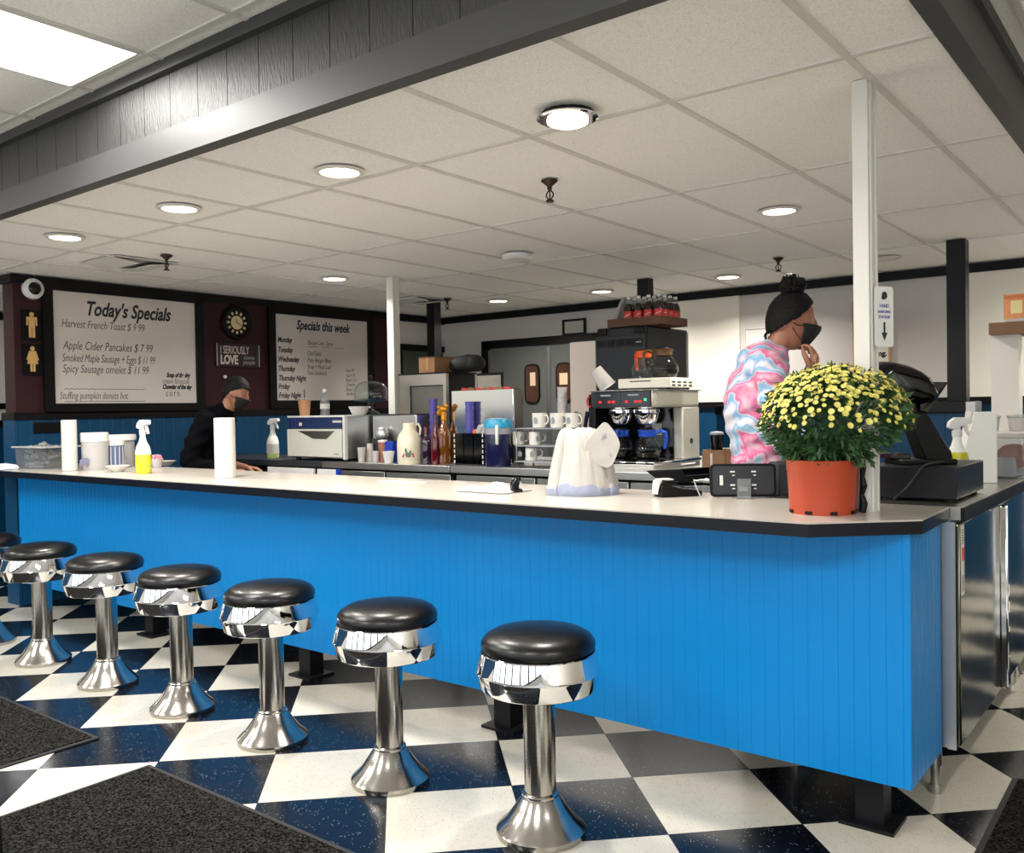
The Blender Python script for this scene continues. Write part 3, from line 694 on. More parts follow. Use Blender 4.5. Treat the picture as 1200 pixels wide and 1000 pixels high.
# restroom signs
def figure(woman):
    c = [(0, .118, .026)]
    if not woman: return [(-.055, .09), (.055, .09), (.058, 0), (.04, 0), (.037, .06), (.032, .06), (.032, -.125), (.004, -.125), (.004, -.02), (-.004, -.02), (-.004, -.125), (-.032, -.125), (-.032, .06), (-.037, .06), (-.04, 0), (-.058, 0)]
    return [(-.035, .09), (.035, .09), (.066, .0), (.05, -.01), (.033, .045), (.058, -.045), (.026, -.045), (.026, -.125), (.004, -.125), (.004, -.045), (-.004, -.045), (-.004, -.125), (-.026, -.125), (-.026, -.045), (-.058, -.045), (-.033, .045), (-.05, -.01), (-.066, 0)]
for k, (z, lab) in enumerate(((2.08, 'black plaque with a tan figure of a man under the security camera'), (1.825, 'black plaque with a tan figure of a woman in a dress beside the first whiteboard'))):
    y = 3.075; t = thing('restroom_sign', lab, 'sign', (XL, y, z)); MB().b2((0, -.072, -.118), (.008, .072, .118)).build('plaque', M['frame'], t)
    mt = Matrix.Translation((.008, 0, 0)) @ FACE_PX.to_4x4()
    b = MB(); b.prism(figure(k), .005, mt); b.prism([(.024*math.cos(i*PI/10), .115+.024*math.sin(i*PI/10)) for i in range(20)], .005, mt); b.build('pictogram', M['tan'], t).scale = (1, .68, .72)
# dome camera on its cord
t = thing('security_camera', 'white round security camera with dark lens hanging by a cord above the restroom signs', 'camera', (XL, 3.085, 2.355))
RX2 = Matrix.Rotation(PI/2, 4, 'Y')
MB().lathe([(.075, 0), (.08, .015), (.076, .035), (.06, .05), (.04, .055)], n=32, mtx=RX2).build('housing', M['white_plastic'], t)
MB().lathe([(.048, .048), (.045, .06), (.03, .075), (0, .08)], n=28, mtx=RX2 @ Matrix.Rotation(.0, 4, 'X')).build('lens_dome', M['black_gloss'], t)
b = MB(); b.tube([(.02, 0, .075), (.022, .004, .1), (.03, .0, .095+.0), (.012, .006, .1)][:2]+[(.036, .008, .1)], .004, 6); b.build('cord', M['white_plastic'], t)
# black switch plate, wall hook
t = thing('wall_plate', 'black wall plate with two pale sockets on the blue wainscot', 'outlet', (XL+.02, 3.2, 1.31))
MB().b2((0, -.14, -.04), (.008, .16, .045), bev=.003).build('plate', M['frame'], t)
for y in (.075, .12): MB().b2((.006, y-.014, -.022), (.012, y+.014, .024), bev=.002).build('socket', M['grey_label'], t)
p = onX(262, 442, XL); t = thing('wall_hook', 'small white knob on the maroon wall behind the short-haired person', 'hook', (XL, p.y, p.z))
MB().ball((.025, 0, 0), .017, 14).cyl((0,0,0), (.02,0,0), .008).build('knob', M['white_plastic'], t)

# ---- back wall pictures
def picture(name, px0, px1, py0, py1, label, fm, im, fw=.02, y=YB-.03, cat='picture'):
    a, c = onY(px0, (py0+py1)/2, y), onY(px1, (py0+py1)/2, y); zt, zb = onY((px0+px1)/2, py0, y).z, onY((px0+px1)/2, py1, y).z
    w, h = (c.x-a.x)/2, (zt-zb)/2; t = thing(name, label, cat, ((a.x+c.x)/2, y, (zt+zb)/2))
    MB().b2((-w+fw, -.008, -h+fw), (w-fw, 0, h-fw)).build('print', im, t)
    for q in ((-w, -h, w, -h+fw), (-w, h-fw, w, h), (-w, -h+fw, -w+fw, h-fw), (w-fw, -h+fw, w, h-fw)): MB().b2((q[0], -.02, q[1]), (q[2], 0, q[3])).build('frame_bar', fm, t)
    return t, w, h
picture('framed_certificate', 660, 687, 374, 393, 'small black framed certificate standing on the swing door trim', M['frame'], mat('pale_certificate', (190, 190, 176), .5), .022, YB-.012)
t, w, h = picture('wall_poster', 1000, 1044, 352, 432, 'pale poster in a thin tan frame behind the hand sanitizing sign', mat('tan_thin_frame', (196, 150, 104), .5), mat('pale_poster', (236, 232, 220), .6), .014, YB-.012)
text('be', .06, M['ink'], 'lettering', (w-.1, -.0085, -h+.17), FACE_NY, t, bold=.003, align='RIGHT')
text('amazing.', .06, M['ink'], 'lettering', (w-.03, -.0085, -h+.1), FACE_NY, t, bold=.003, align='RIGHT')
picture('wall_board', 873, 905, 384, 452, 'plain white board on the grey wall behind the bun-haired person', M['white'], M['white_plastic'], .012, YB-.012)

# sign on the white post
q = Vector((PX+.034, PY, 0)); ps = onY(1017, 372, PY)
t = thing('sanitizing_sign', 'white HAND SANITIZING STATION sign with a down arrow on the white post', 'sign', (PX+.032, PY+.02, ps.z), 0.0)
t.rotation_euler = (0, 0, math.radians(62))
hz = .1
MB().prism([(x, z) for x, z in rr(.082, .2, .01)], .003, Matrix.Translation((.012, -.02, 0)) @ FACE_NY.to_4x4()).build('plate', M['white_plastic'], t)
for s, z, sz in (('HAND', .03, .017), ('SANITIZING', .012, .0125), ('STATION', -.006, .0145)):
    text(s, sz, M['ink_blue'], 'lettering', (.012, -.0236, z), FACE_NY, t, align='CENTER', bold=.00015, sx=.85)
ar = [(-.004, 0), (.004, 0), (.004, -.035), (.013, -.035), (0, -.062), (-.013, -.035), (-.004, -.035)]
MB().prism([(x, z-.018) for x, z in ar], .001, Matrix.Translation((.012, -.0232, 0)) @ FACE_NY.to_4x4()).build('arrow', M['dark_grey'], t)
b = MB(); b.prism([(-.012, .06), (-.004, .056), (.006, .058), (.014, .066), (.012, .078), (.004, .084), (-.008, .08)], .001, Matrix.Translation((.012, -.0232, 0)) @ FACE_NY.to_4x4()); b.build('hands_symbol', M['dark_grey'], t)
# ================================================================== things on the lunch counter
def S(p): return dep(p)/F_PX                       # metres per photo pixel at p
def spray(loc, h, liquid, label, head=None, level=.38, rz=0, body=None, sticker=False):
    t = thing('spray_bottle', label, 'spray bottle', loc, rz); body = body or M['bottle_white']; k = h/.25
    prof = [(0, 0), (.036, 0), (.04, .006), (.041, .06), (.04, .1), (.034, .125), (.02, .15), (.015, .17), (.014, .185)]
    zl = level*.25
    def cut(lo, hi):
        pts = [(r, z) for r, z in prof if lo < z < hi]
        def rad(z):
            for (r0, z0), (r1, z1) in zip(prof, prof[1:]):
                if z0 <= z <= z1 and z1 > z0: return r0+(r1-r0)*(z-z0)/(z1-z0)
            return 0
        return ([(rad(lo), lo)] if lo > 0 else [(0, 0)]) + pts + ([(rad(hi), hi), (0, hi)] if hi < .18 else [])
    sc = Matrix.Diagonal((k, k*.8, k, 1))
    MB().lathe(prof[:2]+[(r, z) for r, z in cut(0, zl) if z > 0], mtx=sc).build('liquid', liquid, t)
    MB().lathe([(r, z) for r, z in cut(zl, .1851)], mtx=sc).build('bottle', body, t)
    hd = head or M['white_plastic']
    b = MB(); b.lathe([(.017, .18), (.018, .2), (.013, .205), (.012, .22)], mtx=sc)
    b.prism([(-.035*k, .215*k), (-.03*k, .235*k), (-.01*k, .25*k), (.045*k, .25*k), (.05*k, .244*k), (.05*k, .23*k), (.01*k, .222*k), (.005*k, .21*k), (-.02*k, .208*k)], .022*k, Matrix(((1,0,0,0),(0,0,-1,.011*k),(0,1,0,0),(0,0,0,1))), bev=.003*k)
    b.build('sprayer_head', hd, t)
    MB().prism([(.02*k, .226*k), (.034*k, .226*k), (.04*k, .205*k), (.047*k, .188*k), (.04*k, .184*k), (.03*k, .2*k)], .01*k, Matrix(((1,0,0,0),(0,0,-1,.005*k),(0,1,0,0),(0,0,0,1))), bev=.002*k).build('trigger', hd, t)
    if sticker: MB().lathe([(.0415, .03), (.0415, .09)], mtx=sc).build('label_band', sticker, t)
    return t
def cup(name, label, cat, loc, r0, r1, h, m, lid=None, handle=False, group=None, rim=None, rz=0., holm=None):
    t = thing(name, label, cat, loc, rz, group); th = .004
    MB().lathe([(0, 0), (r0*.9, 0), (r0, .003), (r1, h), (r1-th, h), (r0-th, th+.004), (0, th+.004)], n=28).build('body', m, t)
    if lid: MB().lathe([(r1+.002, h-.006), (r1+.003, h+.006), (r1-.008, h+.01), (0, h+.012)], n=28).build('lid', lid, t)
    if handle:
        b = MB(); b.tube([(r1*.9, 0, h*.82), (r1+.018, 0, h*.85), (r1+.032, 0, h*.62), (r1+.026, 0, h*.34), (r1*.85, 0, h*.22)], .0055, 8); b.build('handle', m, t)
    return t
# clear tub of napkin-wrapped cutlery
p = onZ(36, 549.5, CT); s = S(p)
t = thing('cutlery_tub', 'clear plastic tub of silver wrapped cutlery at the far end of the counter', 'tub', (p.x+.02, p.y+.1, CT), .1)
b = MB(); W, D_, Hh = .165, .12, .15
b.prism([(-W, 0), (W, 0), (W+.02, Hh), (W+.035, Hh+.008), (-W-.035, Hh+.008), (-W-.02, Hh)], 2*D_, Matrix(((1,0,0,0),(0,0,1,-D_),(0,1,0,.001),(0,0,0,1)))); b.build('tub', M['plastic_clear'], t)
b = MB(); b.b2((-W-.04, -D_-.015, Hh-.002), (W+.04, D_+.015, Hh+.008)); b.build('rim', M['plastic_frost'], t)
b = MB()
for i in range(46):
    x, y, z = random.uniform(-W+.03, W-.03), random.uniform(-D_+.02, D_-.02), .02+random.random()*(Hh+.0)
    a = random.uniform(-.7, .7); l = random.uniform(.05, .09)
    b.box((x, y, z), (l, .026, .02), rot=(random.uniform(-.4, .4), random.uniform(-.4, .4), a), bev=.006)
k = b.build('wrapped_cutlery', mat('silver_grey_wrap', (128, 128, 126), .35, noise=.7, nscale=25, bump=.4, bscale=60), t); k['kind'] = 'stuff'
# folded napkin at the left of it
p = onZ(4, 551, CT)
b = MB(); b.box((0, 0, .012), (.15, .16, .024), bev=.01); b.box((.01, .0, .03), (.12, .13, .012), rot=(0, .08, .2), bev=.004)
tag(b.build('folded_napkin', mat('pale_blue_white_napkin', (226, 232, 246), .9, bump=.2, bscale=30), loc=(p.x-.06, p.y+.02, CT)), 'pale folded napkins beside the clear cutlery tub', 'napkin')
# paper rolls
def roll(px, py, wpx, hpx, label):
    p = onZ(px, py, CT); s = S(p); r = wpx*s/2; h = hpx*s; t = thing('paper_roll', label, 'paper roll', (p.x, p.y+r, CT))
    MB().lathe([(.02, .0), (r-.004, 0), (r, .004), (r, h-.004), (r-.004, h), (.022, h)], n=36).build('paper', M['paper'], t)
    MB().lathe([(.022, h*.3), (.022, h+.001), (.019, h+.001), (.019, h*.3)], n=20).build('core', M['card'], t)
roll(73.5, 552.5, 17, 60, 'slim white paper roll standing beside the white lidded tubs')
roll(254, 561, 24, 71, 'white paper roll standing alone on the counter, in front of the short-haired person')
# tubs
def tub(px, py, w, h, lidw, label, m, lidh=7):
    p = onZ(px, py, CT); s = S(p); r = w*s/2; hh = h*s; t = thing('lidded_tub', label, 'tub', (p.x, p.y+r, CT))
    MB().lathe([(0, 0), (r*.93, 0), (r*.96, .01), (r, hh-.02), (r, hh-lidh*s)], n=36).build('tub', m, t)
    R = lidw*s/2; MB().lathe([(R-.004, hh-lidh*s), (R, hh-lidh*s+.004), (R, hh-.004), (R-.006, hh), (R-.02, hh-.003), (0, hh-.003)], n=36).build('lid', M['white_plastic'], t); return t, r, hh
t, r, hh = tub(97, 551.5, 30, 44, 31, 'round clear tub with thick white lid and grey animal print by the slim roll', M['plastic_frost'], 11)
b = MB()
pr = [(-.04, .02), (-.03, .02), (-.027, .04), (.0, .045), (.012, .02), (.022, .02), (.026, .05), (.04, .05), (.038, .075), (.02, .085), (-.02, .08), (-.04, .07)]
b.prism(pr, .002, Matrix.Translation((.035, -r-.0035, .0)) @ Matrix.Rotation(.35, 4, 'Z') @ FACE_NY.to_4x4()); b.build('animal_print', mat('grey_violet_print', (112, 112, 138), .6), t)
tub(124, 548, 34, 38, 38, 'wide clear tub with a white lid behind the striped cup', M['plastic_frost'], 7)
p = onZ(135, 549, CT); s = S(p)
t = cup('striped_cup', 'blue and white striped cup between the tubs and the yellow spray bottle', 'cup', (p.x, p.y-.0, CT), 10*s, 10.5*s, 27*s, mat('slate_blue_paper', (82, 98, 132), .6))
b = MB()
for i in range(14):
    a = i*2*PI/14; b.box((10.6*s*math.cos(a), 10.6*s*math.sin(a), 13*s), (.003, .006, 25*s), rot=(0, 0, a))
b.build('stripe', M['paper'], t); MB().lathe([(9.5*s, 27*s), (11*s, 27*s), (11*s, 32*s), (0, 33*s)], n=28).build('lid', M['white_plastic'], t)
p = onZ(138, 553, CT); cup('saucer_bowl', 'small white bowl in front of the striped cup', 'bowl', (p.x, p.y, CT), .035, .075, .04, M['mug'])
p = onZ(163, 555.5, CT); s = S(p)
spray((p.x, p.y+.03, CT), 63*s, M['yellow_liquid'], 'spray bottle half full of bright yellow cleaner on the cream counter', level=.36, rz=.1)
p = onZ(184, 548, CT); s = S(p); t = cup('packet_cup', 'clear cup of pink packets behind the yellow spray bottle', 'cup', (p.x, p.y, CT), .03, .04, .06, M['plastic_frost'])
b = MB()
for i in range(9): b.box((random.uniform(-.02, .02), random.uniform(-.02, .02), .062), (.035, .004, .05), rot=(random.uniform(-.5, .5), random.uniform(-.4, .4), random.uniform(0, 3)))
b.build('packets', M['pink'], t)
p = onZ(195, 546, CT); cup('small_dish', 'low white dish beside the cup of pink packets', 'dish', (p.x, p.y, CT), .03, .07, .035, M['mug'])
# papers and crumpled napkin
p = onZ(468, 565, CT); b = MB(); b.prism([(-.12, -.04), (.02, -.06), (.16, .02), (.15, .05), (.03, .03), (-.1, .04)], .002); tag(b.build('paper_slip', M['paper'], loc=(p.x, p.y, CT)), 'flat white paper slip lying on the middle of the counter', 'paper')
p = onZ(566, 577, CT); b = MB(); n = 12
vs = []
for j in range(9):
    for i in range(n+1):
        u, v = i/n-.5, j/8-.5; e = max(0, 1-4*u*u)*max(0, 1-4*v*v)
        vs.append((u*.3+.01*math.sin(j*2.1), v*.2+.01*math.sin(i*1.7), .003+.04*e*(.6+.4*math.sin(u*11+v*6))))
b._new(vs, [(j*(n+1)+i, j*(n+1)+i+1, (j+1)*(n+1)+i+1, (j+1)*(n+1)+i) for j in range(8) for i in range(n)], None, True)
o = b.build('crumpled_napkin', M['paper'], loc=(p.x, p.y+.06, CT)); md = o.modifiers.new('thick', 'SOLIDIFY'); md.thickness = .002; md.offset = 1; tag(o, 'crumpled white napkin beside the little black stapler', 'napkin')
# stapler
p = onZ(600, 578, CT); t = thing('stapler', 'small black stapler standing open beside the plastic bag', 'stapler', (p.x, p.y+.03, CT), VIEW_RZ+.5)
MB().box((0, 0, .008), (.05, .035, .016), bev=.005).build('base', M['black_gloss'], t)
MB().prism([(-.024, .014), (-.026, .035), (-.012, .058), (.008, .068), (.02, .064), (.018, .05), (.004, .036), (.012, .016)], .026, Matrix(((1,0,0,0),(0,0,-1,.013),(0,1,0,0),(0,0,0,1))), bev=.004).build('arm', M['black_gloss'], t)
MB().ball((.012, -.016, .045), .007, 10).build('pivot', M['chrome'], t)

# ---- tied plastic carry-out bag, knot loop folded over
p = onZ(667, 582, CT); s = S(p); t = thing('plastic_bag', 'white plastic carry-out bag with one handle loop sticking up, on the counter', 'bag', (p.x, p.y+.1, CT), VIEW_RZ)
b = MB(); rings = [(0, .97, .0), (.01, 1.0, 0), (.026, 1.0, 0), (.034, .97, 0), (.09, .87, 0), (.14, .76, .0), (.18, .66, -.006), (.205, .57, -.012), (.219, .48, -.016), (.226, .34, -.02), (.221, .16, -.02), (.21, .0, -.02)]
N = 144; vs = []; zs = 78*s/.224
for z, k, dx in rings:
    for i in range(N):
        a = 2*PI*i/N; fold = 1+(.026*math.sin(7*a+z*9)+.022*math.sin(16*a-z*12)+.014*math.sin(33*a+z*20))*min(1, z*9)
        q = .8+.2*abs(math.cos(2*a))**.5
        vs.append(((44*s)*k*fold*math.cos(a)*1.0+dx, (.115)*k*fold*math.sin(a)*q*1.0, z*zs+.006*math.sin(5*a+z*40)*min(1, z*8)+((.01*math.sin(3*a+1)+.007*math.sin(8*a)) if abs(z-.034) < 1e-6 else 0)))
fs = [(j*N+i, j*N+(i+1) % N, (j+1)*N+(i+1) % N, (j+1)*N+i) for j in range(len(rings)-1) for i in range(N)]
b.mi = 1; b._new(vs[:4*N], fs[:3*N], None, True); b.mi = 0; b._new(vs[3*N:], [tuple(i-3*N for i in f) for f in fs[3*N:]], None, True); b._new([vs[i] for i in range(N)], [tuple(reversed(range(N)))])
o = b.build('bag_body', [M['bag'], M['bag_blue']], t)
b = MB()
loop = [(.0, .2), (.04, .25), (.07, .285), (.085, .295), (.1, .285), (.125, .25), (.14, .215), (.142, .195), (.13, .165), (.11, .12), (.08, .11), (.02, .15)]
for _k in range(2): loop = [q for i in range(len(loop)) for q in ((loop[i][0]*.75+loop[(i+1) % len(loop)][0]*.25, loop[i][1]*.75+loop[(i+1) % len(loop)][1]*.25), (loop[i][0]*.25+loop[(i+1) % len(loop)][0]*.75, loop[i][1]*.25+loop[(i+1) % len(loop)][1]*.75))]
vs = []; fs = []
for sgn in (-1, 1):
    for i, (x, z) in enumerate(loop): vs.append((x*1.06, -.07+.12*max(0, .2-z)*-.5+sgn*.009+.003*math.sin(i*.5), z*1.03))
n = len(loop)
b._new(vs, [tuple(range(n)), tuple(reversed(range(n, 2*n)))]+[(i, (i+1) % n, n+(i+1) % n, n+i) for i in range(n)], None, True)
o = b.build('handle_loop', M['bag'], t)
b = MB(); b.box((.085, -.083, .25), (.022, .004, .008), rot=(0, -.6, 0)); b.box((.11, -.086, .17), (.006, .004, .006)); b.build('print', M['grey_label'], t)

# ---- card terminal with receipt, slanted black monitor, tablet
p = onZ(786, 583, CT); s = S(p)
t = thing('card_terminal', 'black card terminal with a white receipt curling out, between the bag and the tablet', 'card terminal', (p.x, p.y+.06, CT), VIEW_RZ+.25)
MB().prism([(-.085, 0), (.085, 0), (.09, .012), (.085, .022), (-.085, .05), (-.09, .04)], .085, Matrix(((1,0,0,0),(0,0,-1,.042),(0,1,0,.0),(0,0,0,1))), bev=.006).build('body', M['black_matte'], t)
MB().box((-.045, 0, .056), (.075, .07, .018), rot=(0, .15, 0), bev=.006).build('printer_cover', M['black_gloss'], t)
b = MB(); b.prism([(-.1, .012), (-.095, .062), (-.08, .072), (-.03, .072), (-.03, .068), (-.078, .066), (-.09, .05)], .058, Matrix(((1,0,0,0),(0,0,-1,.029),(0,1,0,0),(0,0,0,1)))); b.build('receipt', M['paper'], t)
b = MB()
for i in range(3):
    for j in range(4): b.box((.02+j*.014, -.02+i*.02, .037-j*.0016), (.009, .013, .006), rot=(0, .16, 0), bev=.002)
b.build('keypad', M['dark_grey'], t)
# slanted monitor seen from its back
pa = onZ(768, 570, CT)
t = thing('slanted_monitor', 'black slanted monitor seen from its back, leaning behind the card terminal', 'monitor', (pa.x+.02, pa.y+.07, CT), VIEW_RZ-.05)
b = MB(); b.prism([(-.10, .072), (.055, .078), (.105, .015), (-.025, .012)], .02, Matrix(((1,0,0,0),(0,0,-1,-.05),(0,1,0,0),(0,0,0,1))), bev=.004); b.build('back_shell', M['black_matte'], t)
b = MB(); b.prism([(.05, .078), (.19, .086), (.19, .03), (.1, .018)], .018, Matrix(((1,0,0,0),(0,0,-1,-.04),(0,1,0,0),(0,0,0,1))), bev=.003); b.build('side_shell', M['black_gloss'], t)
b = MB(); b.box((.06, .03, .008), (.2, .16, .016), bev=.004); b.build('base', M['black_matte'], t)
b = MB(); b.box((.125, -.062, .05), (.11, .004, .004), rot=(0, -.06, 0)); b.build('vent_line', M['dark_grey'], t)
# tablet in its case, back to us
p = onZ(868, 584, CT); s = S(p)
t = thing('customer_tablet', 'tablet in a black rugged case seen from its back, beside the flower pot', 'tablet', (p.x, p.y+.02, CT), VIEW_RZ-.12)
W, Hh = 38*s, 39*s; TI = Matrix.Rotation(-.12, 4, 'X')
MB().prism([(x, z+Hh/2+.003) for x, z in rr(2*W, Hh, .018)], .022, TI @ FACE_NY.to_4x4() , bev=.004).build('case', M['black_matte'], t)
MB().prism([(x, z+Hh/2+.003) for x, z in rr(2*W-.02, Hh-.02, .012)], .003, TI @ FACE_NY.to_4x4(), off=.0215).build('back_plate', M['dark_grey'], t)
b = MB()
for sx in (-1, 1):
    for sz in (.3, .7):
        b.box((sx*W*.32, -.0255, Hh*sz+.01), (.018, .003, .006)); b.box((sx*W*.32+.004, -.0255, Hh*sz-.004), (.01, .003, .004))
b2 = b.build('mounting_slots', M['white_plastic'], t); b2.rotation_euler = (-.12, 0, 0)
k = MB().box((-W*.66, -.026, Hh*.52), (.012, .002, .038)).build('label_tag', M['white_plastic'], t); k.rotation_euler = (-.12, 0, 0)
b = MB(); b.box((-.0, -.036, Hh*.3), (.05, .02, Hh*.58)); b.box((0, -.04, .004), (.07, .06, .006)); k = b.build('clear_stand', M['plastic_clear'], t)
b = MB(); b.box((0, -.027, Hh*.28), (.034, .002, .018)); k = b.build('port_cover', M['grey_label'], t)
q0 = (-W-.005, -.012, Hh*.55); b = MB(); b.tube([q0, (-W-.02, -.012, Hh*.56)], .006, 8); b.tube([(-W-.02, -.012, Hh*.56), (-W-.035, -.01, Hh*.56), (-W-.05, -.0, Hh*.53), (-W-.06, .01, Hh*.54), (-W-.05, .02, Hh*.3), (-W-.035, .02, .004)], .0022, 6); b.build('charging_cable', M['white_plastic'], t)
# dark box between tablet and pot
p = onZ(916, 581, CT); s = S(p)
t = thing('receipt_printer', 'dark grey box standing between the tablet and the flower pot', 'printer', (p.x-.005, p.y+.09, CT), VIEW_RZ)
MB().box((0, 0, 38*s/2), (.13, .13, 38*s), bev=.008).build('housing', M['dark_grey'], t); MB().box((0, -.02, 38*s+.002), (.09, .05, .004)).build('paper_cover', M['black_gloss'], t)

# ---- potted chrysanthemum
FPX, FPY = -1.012, 2.975
t = thing('potted_chrysanthemum', 'pale yellow chrysanthemum in an orange plastic pot near the counter end', 'potted flowers', (FPX, FPY, CT), VIEW_RZ)
s = S((FPX, FPY, CT)); R = 40.5*s; Hp = 62*s
b = MB(); b.lathe([(0, .004), (R*.86, .004), (R*.9, .0), (R*.91, .012), (R*.97, Hp*.78), (R*.985, Hp*.8), (R, Hp*.97), (R*1.02, Hp), (R*.97, Hp+.002), (R*.93, Hp-.025), (0, Hp-.026)], n=48); pot = b.build('pot', M['terracotta'], t)
b = MB(); b.lathe([(0, Hp-.022), (R*.91, Hp-.024)], n=32); b.build('soil', M['soil'], t)
b = MB()
for k in range(7):
    a = -PI/2+(k-3)*.75; b.box((R*.905*math.cos(a), R*.905*math.sin(a), .008), (.022, .01, .01), rot=(0, 0, a+PI/2))
b.build('drain_notches', M['black_matte'], t)
cx, cz, rx, ry, rz_ = 16*s, Hp+.125, 84*s, .22, .178
def inside_post(x, y):
    w = Matrix.Rotation(VIEW_RZ, 3, 'Z') @ Vector((x, y, 0)); return abs(w.x+FPX-PX) < .055 and abs(w.y+FPY-PY) < .06
rnd = random.Random(3)
def leaf(b, c, d, L, wd, roll):
    d = Vector(d).normalized(); sd = d.cross(Vector((0,0,1)));
    if sd.length < .1: sd = Vector((1,0,0))
    sd.normalize(); sd = Matrix.Rotation(roll, 3, d) @ sd; nn = sd.cross(d); c = Vector(c)
    pts = [(0, 0, 0), (.25, .32, .04), (.35, .2, .05), (.6, .5, .03), (.68, .28, .02), (1, .0, -.1), (.68, -.28, .02), (.6, -.5, .03), (.35, -.2, .05), (.25, -.32, .04)]
    vs = [c+d*(L*a)+sd*(wd*w)+nn*(L*h) for a, w, h in pts]; vs.append(c+d*(L*.5)-nn*(L*.05))
    b._new(vs, [(i, (i+1) % 10, 10) for i in range(10)], None, True)
b = MB()
for i in range(2700):
    u, v = rnd.uniform(0, 2*PI), rnd.uniform(-1, 1); q = math.sqrt(1-v*v); rr_ = rnd.uniform(.55, .97)
    n = Vector((q*math.cos(u), q*math.sin(u), v))
    low = max(0, -n.z); shrink = 1-.3*low
    c = Vector((cx*(1-.5*low)+n.x*rx*rr_*shrink, n.y*ry*rr_*shrink, cz+n.z*rz_*rr_*(1 if v > 0 else .95)))
    if c.z < Hp-.03 or (c.z < Hp+.012 and c.xy.length > R*1.25) or inside_post(c.x, c.y): continue
    leaf(b, c, n+Vector((rnd.uniform(-.6, .6), rnd.uniform(-.6, .6), rnd.uniform(-.5, .5))), rnd.uniform(.026, .048), rnd.uniform(.013, .026), rnd.uniform(0, 6))
k = b.build('foliage', M['leaf'], t); k['kind'] = 'stuff'
b = MB()
for i in range(46):
    a = rnd.uniform(0, 2*PI); q = rnd.uniform(.0, .7)
    e = Vector((cx+math.cos(a)*rx*.8*q**.5, math.sin(a)*ry*.8*q**.5, cz+rz_*.6))
    if inside_post(e.x, e.y): continue
    b.tube([(math.cos(a)*R*.5*q, math.sin(a)*R*.5*q, Hp-.02), (e*.6+Vector((0,0,.03)))[:], e[:]], .002, 5)
b.build('stems', mat('green_stem', (70, 96, 50), .6), t)
def flower_into(b, m, np_=11, R_=.0106):
    b.mi = 0
    for ring, (r1, tilt, n) in enumerate(((R_, .25, np_), (R_*.72, .7, np_-3))):
        for i in range(n):
            a = 2*PI*i/n+ring*.3; ca, sa = math.cos(a), math.sin(a); w = r1*.26
            pts = [(.0, 0, 0), (r1*.6, w, r1*tilt*.7), (r1, w*.5, r1*tilt), (r1*1.03, 0, r1*tilt), (r1, -w*.5, r1*tilt), (r1*.6, -w, r1*tilt*.7)]
            b._new([m @ Vector((x*ca-y*sa, x*sa+y*ca, z)) for x, y, z in pts], [(0, 1, 2, 3, 4, 5)], None, True)
    b.mi = 1; b.lathe([(R_*.34, .002), (R_*.3, R_*.3), (0, R_*.42)], n=8, mtx=m); b.mi = 0
spots = []; cells = {}
def near(c):
    k = tuple(int(math.floor(v/.0128)) for v in c)
    for i in range(-1, 2):
        for j in range(-1, 2):
            for l in range(-1, 2):
                for q in cells.get((k[0]+i, k[1]+j, k[2]+l), ()):
                    if (q-c).length < .0128: return True
    cells.setdefault(k, []).append(c); return False
tries = 0
while len(spots) < 760 and tries < 16000:
    tries += 1
    u, v = rnd.uniform(0, 2*PI), rnd.uniform(-.12, 1); q = math.sqrt(max(0, 1-v*v)); n = Vector((q*math.cos(u), q*math.sin(u), v))
    if v < .42 and rnd.random() > .1+.75*max(0, v): continue
    c = Vector((cx+n.x*rx*1.0, n.y*ry, cz+n.z*rz_*1.02+rnd.uniform(-.012, .012)))
    if inside_post(c.x, c.y) or near(c): continue
    spots.append((c, n))
camdir = -(Matrix.Rotation(-VIEW_RZ, 3, 'Z') @ FWD)
spots.sort(key=lambda e: -(e[1].dot(camdir))-(.2 if e[1].z > .2 else 0))
fb = MB(); flower_into(fb, Matrix()); fm = None
for i, (c, n) in enumerate(spots[:100]):
    if fm is None:
        o = fb.build('flower_head', [M['petal'], M['petal_core']], t); fm = o.data
    else: o = mesh_obj('flower_head', fm, t)
    sc = rnd.uniform(.6, 1.12)
    o.matrix_local = Matrix.Translation(c) @ (n+Vector((rnd.uniform(-.3, .3), rnd.uniform(-.3, .3), .35))).to_track_quat('Z', 'Y').to_matrix().to_4x4() @ Matrix.Rotation(rnd.uniform(0, 6), 4, 'Z') @ Matrix.Diagonal((sc, sc, sc, 1))
b = MB()
for c, n in spots[100:]:
    sc = rnd.uniform(.6, 1.15)
    flower_into(b, Matrix.Translation(c) @ (n+Vector((rnd.uniform(-.3, .3), rnd.uniform(-.3, .3), .35))).to_track_quat('Z', 'Y').to_matrix().to_4x4() @ Matrix.Diagonal((sc, sc, sc, 1)))
k = b.build('flower_heads_behind', [M['petal'], M['petal_core']], t); k['kind'] = 'stuff'
# dark ribbon-like cord hanging at the pot's side
p = onZ(1006, 594, CT)
b = MB(); b.tube([(0, 0, .002), (.004, 0, .03), (-.002, .004, .06), (.005, 0, .09), (.0, .003, .12), (.004, 0, .15)], [.012, .014, .008, .012, .008, .01], 8)
tag(b.build('wrapped_cable', M['black_matte'], loc=(PX+.004, PY-.056, CT)), 'lumpy black bundled cable standing against the white post behind the flower pot', 'cable')

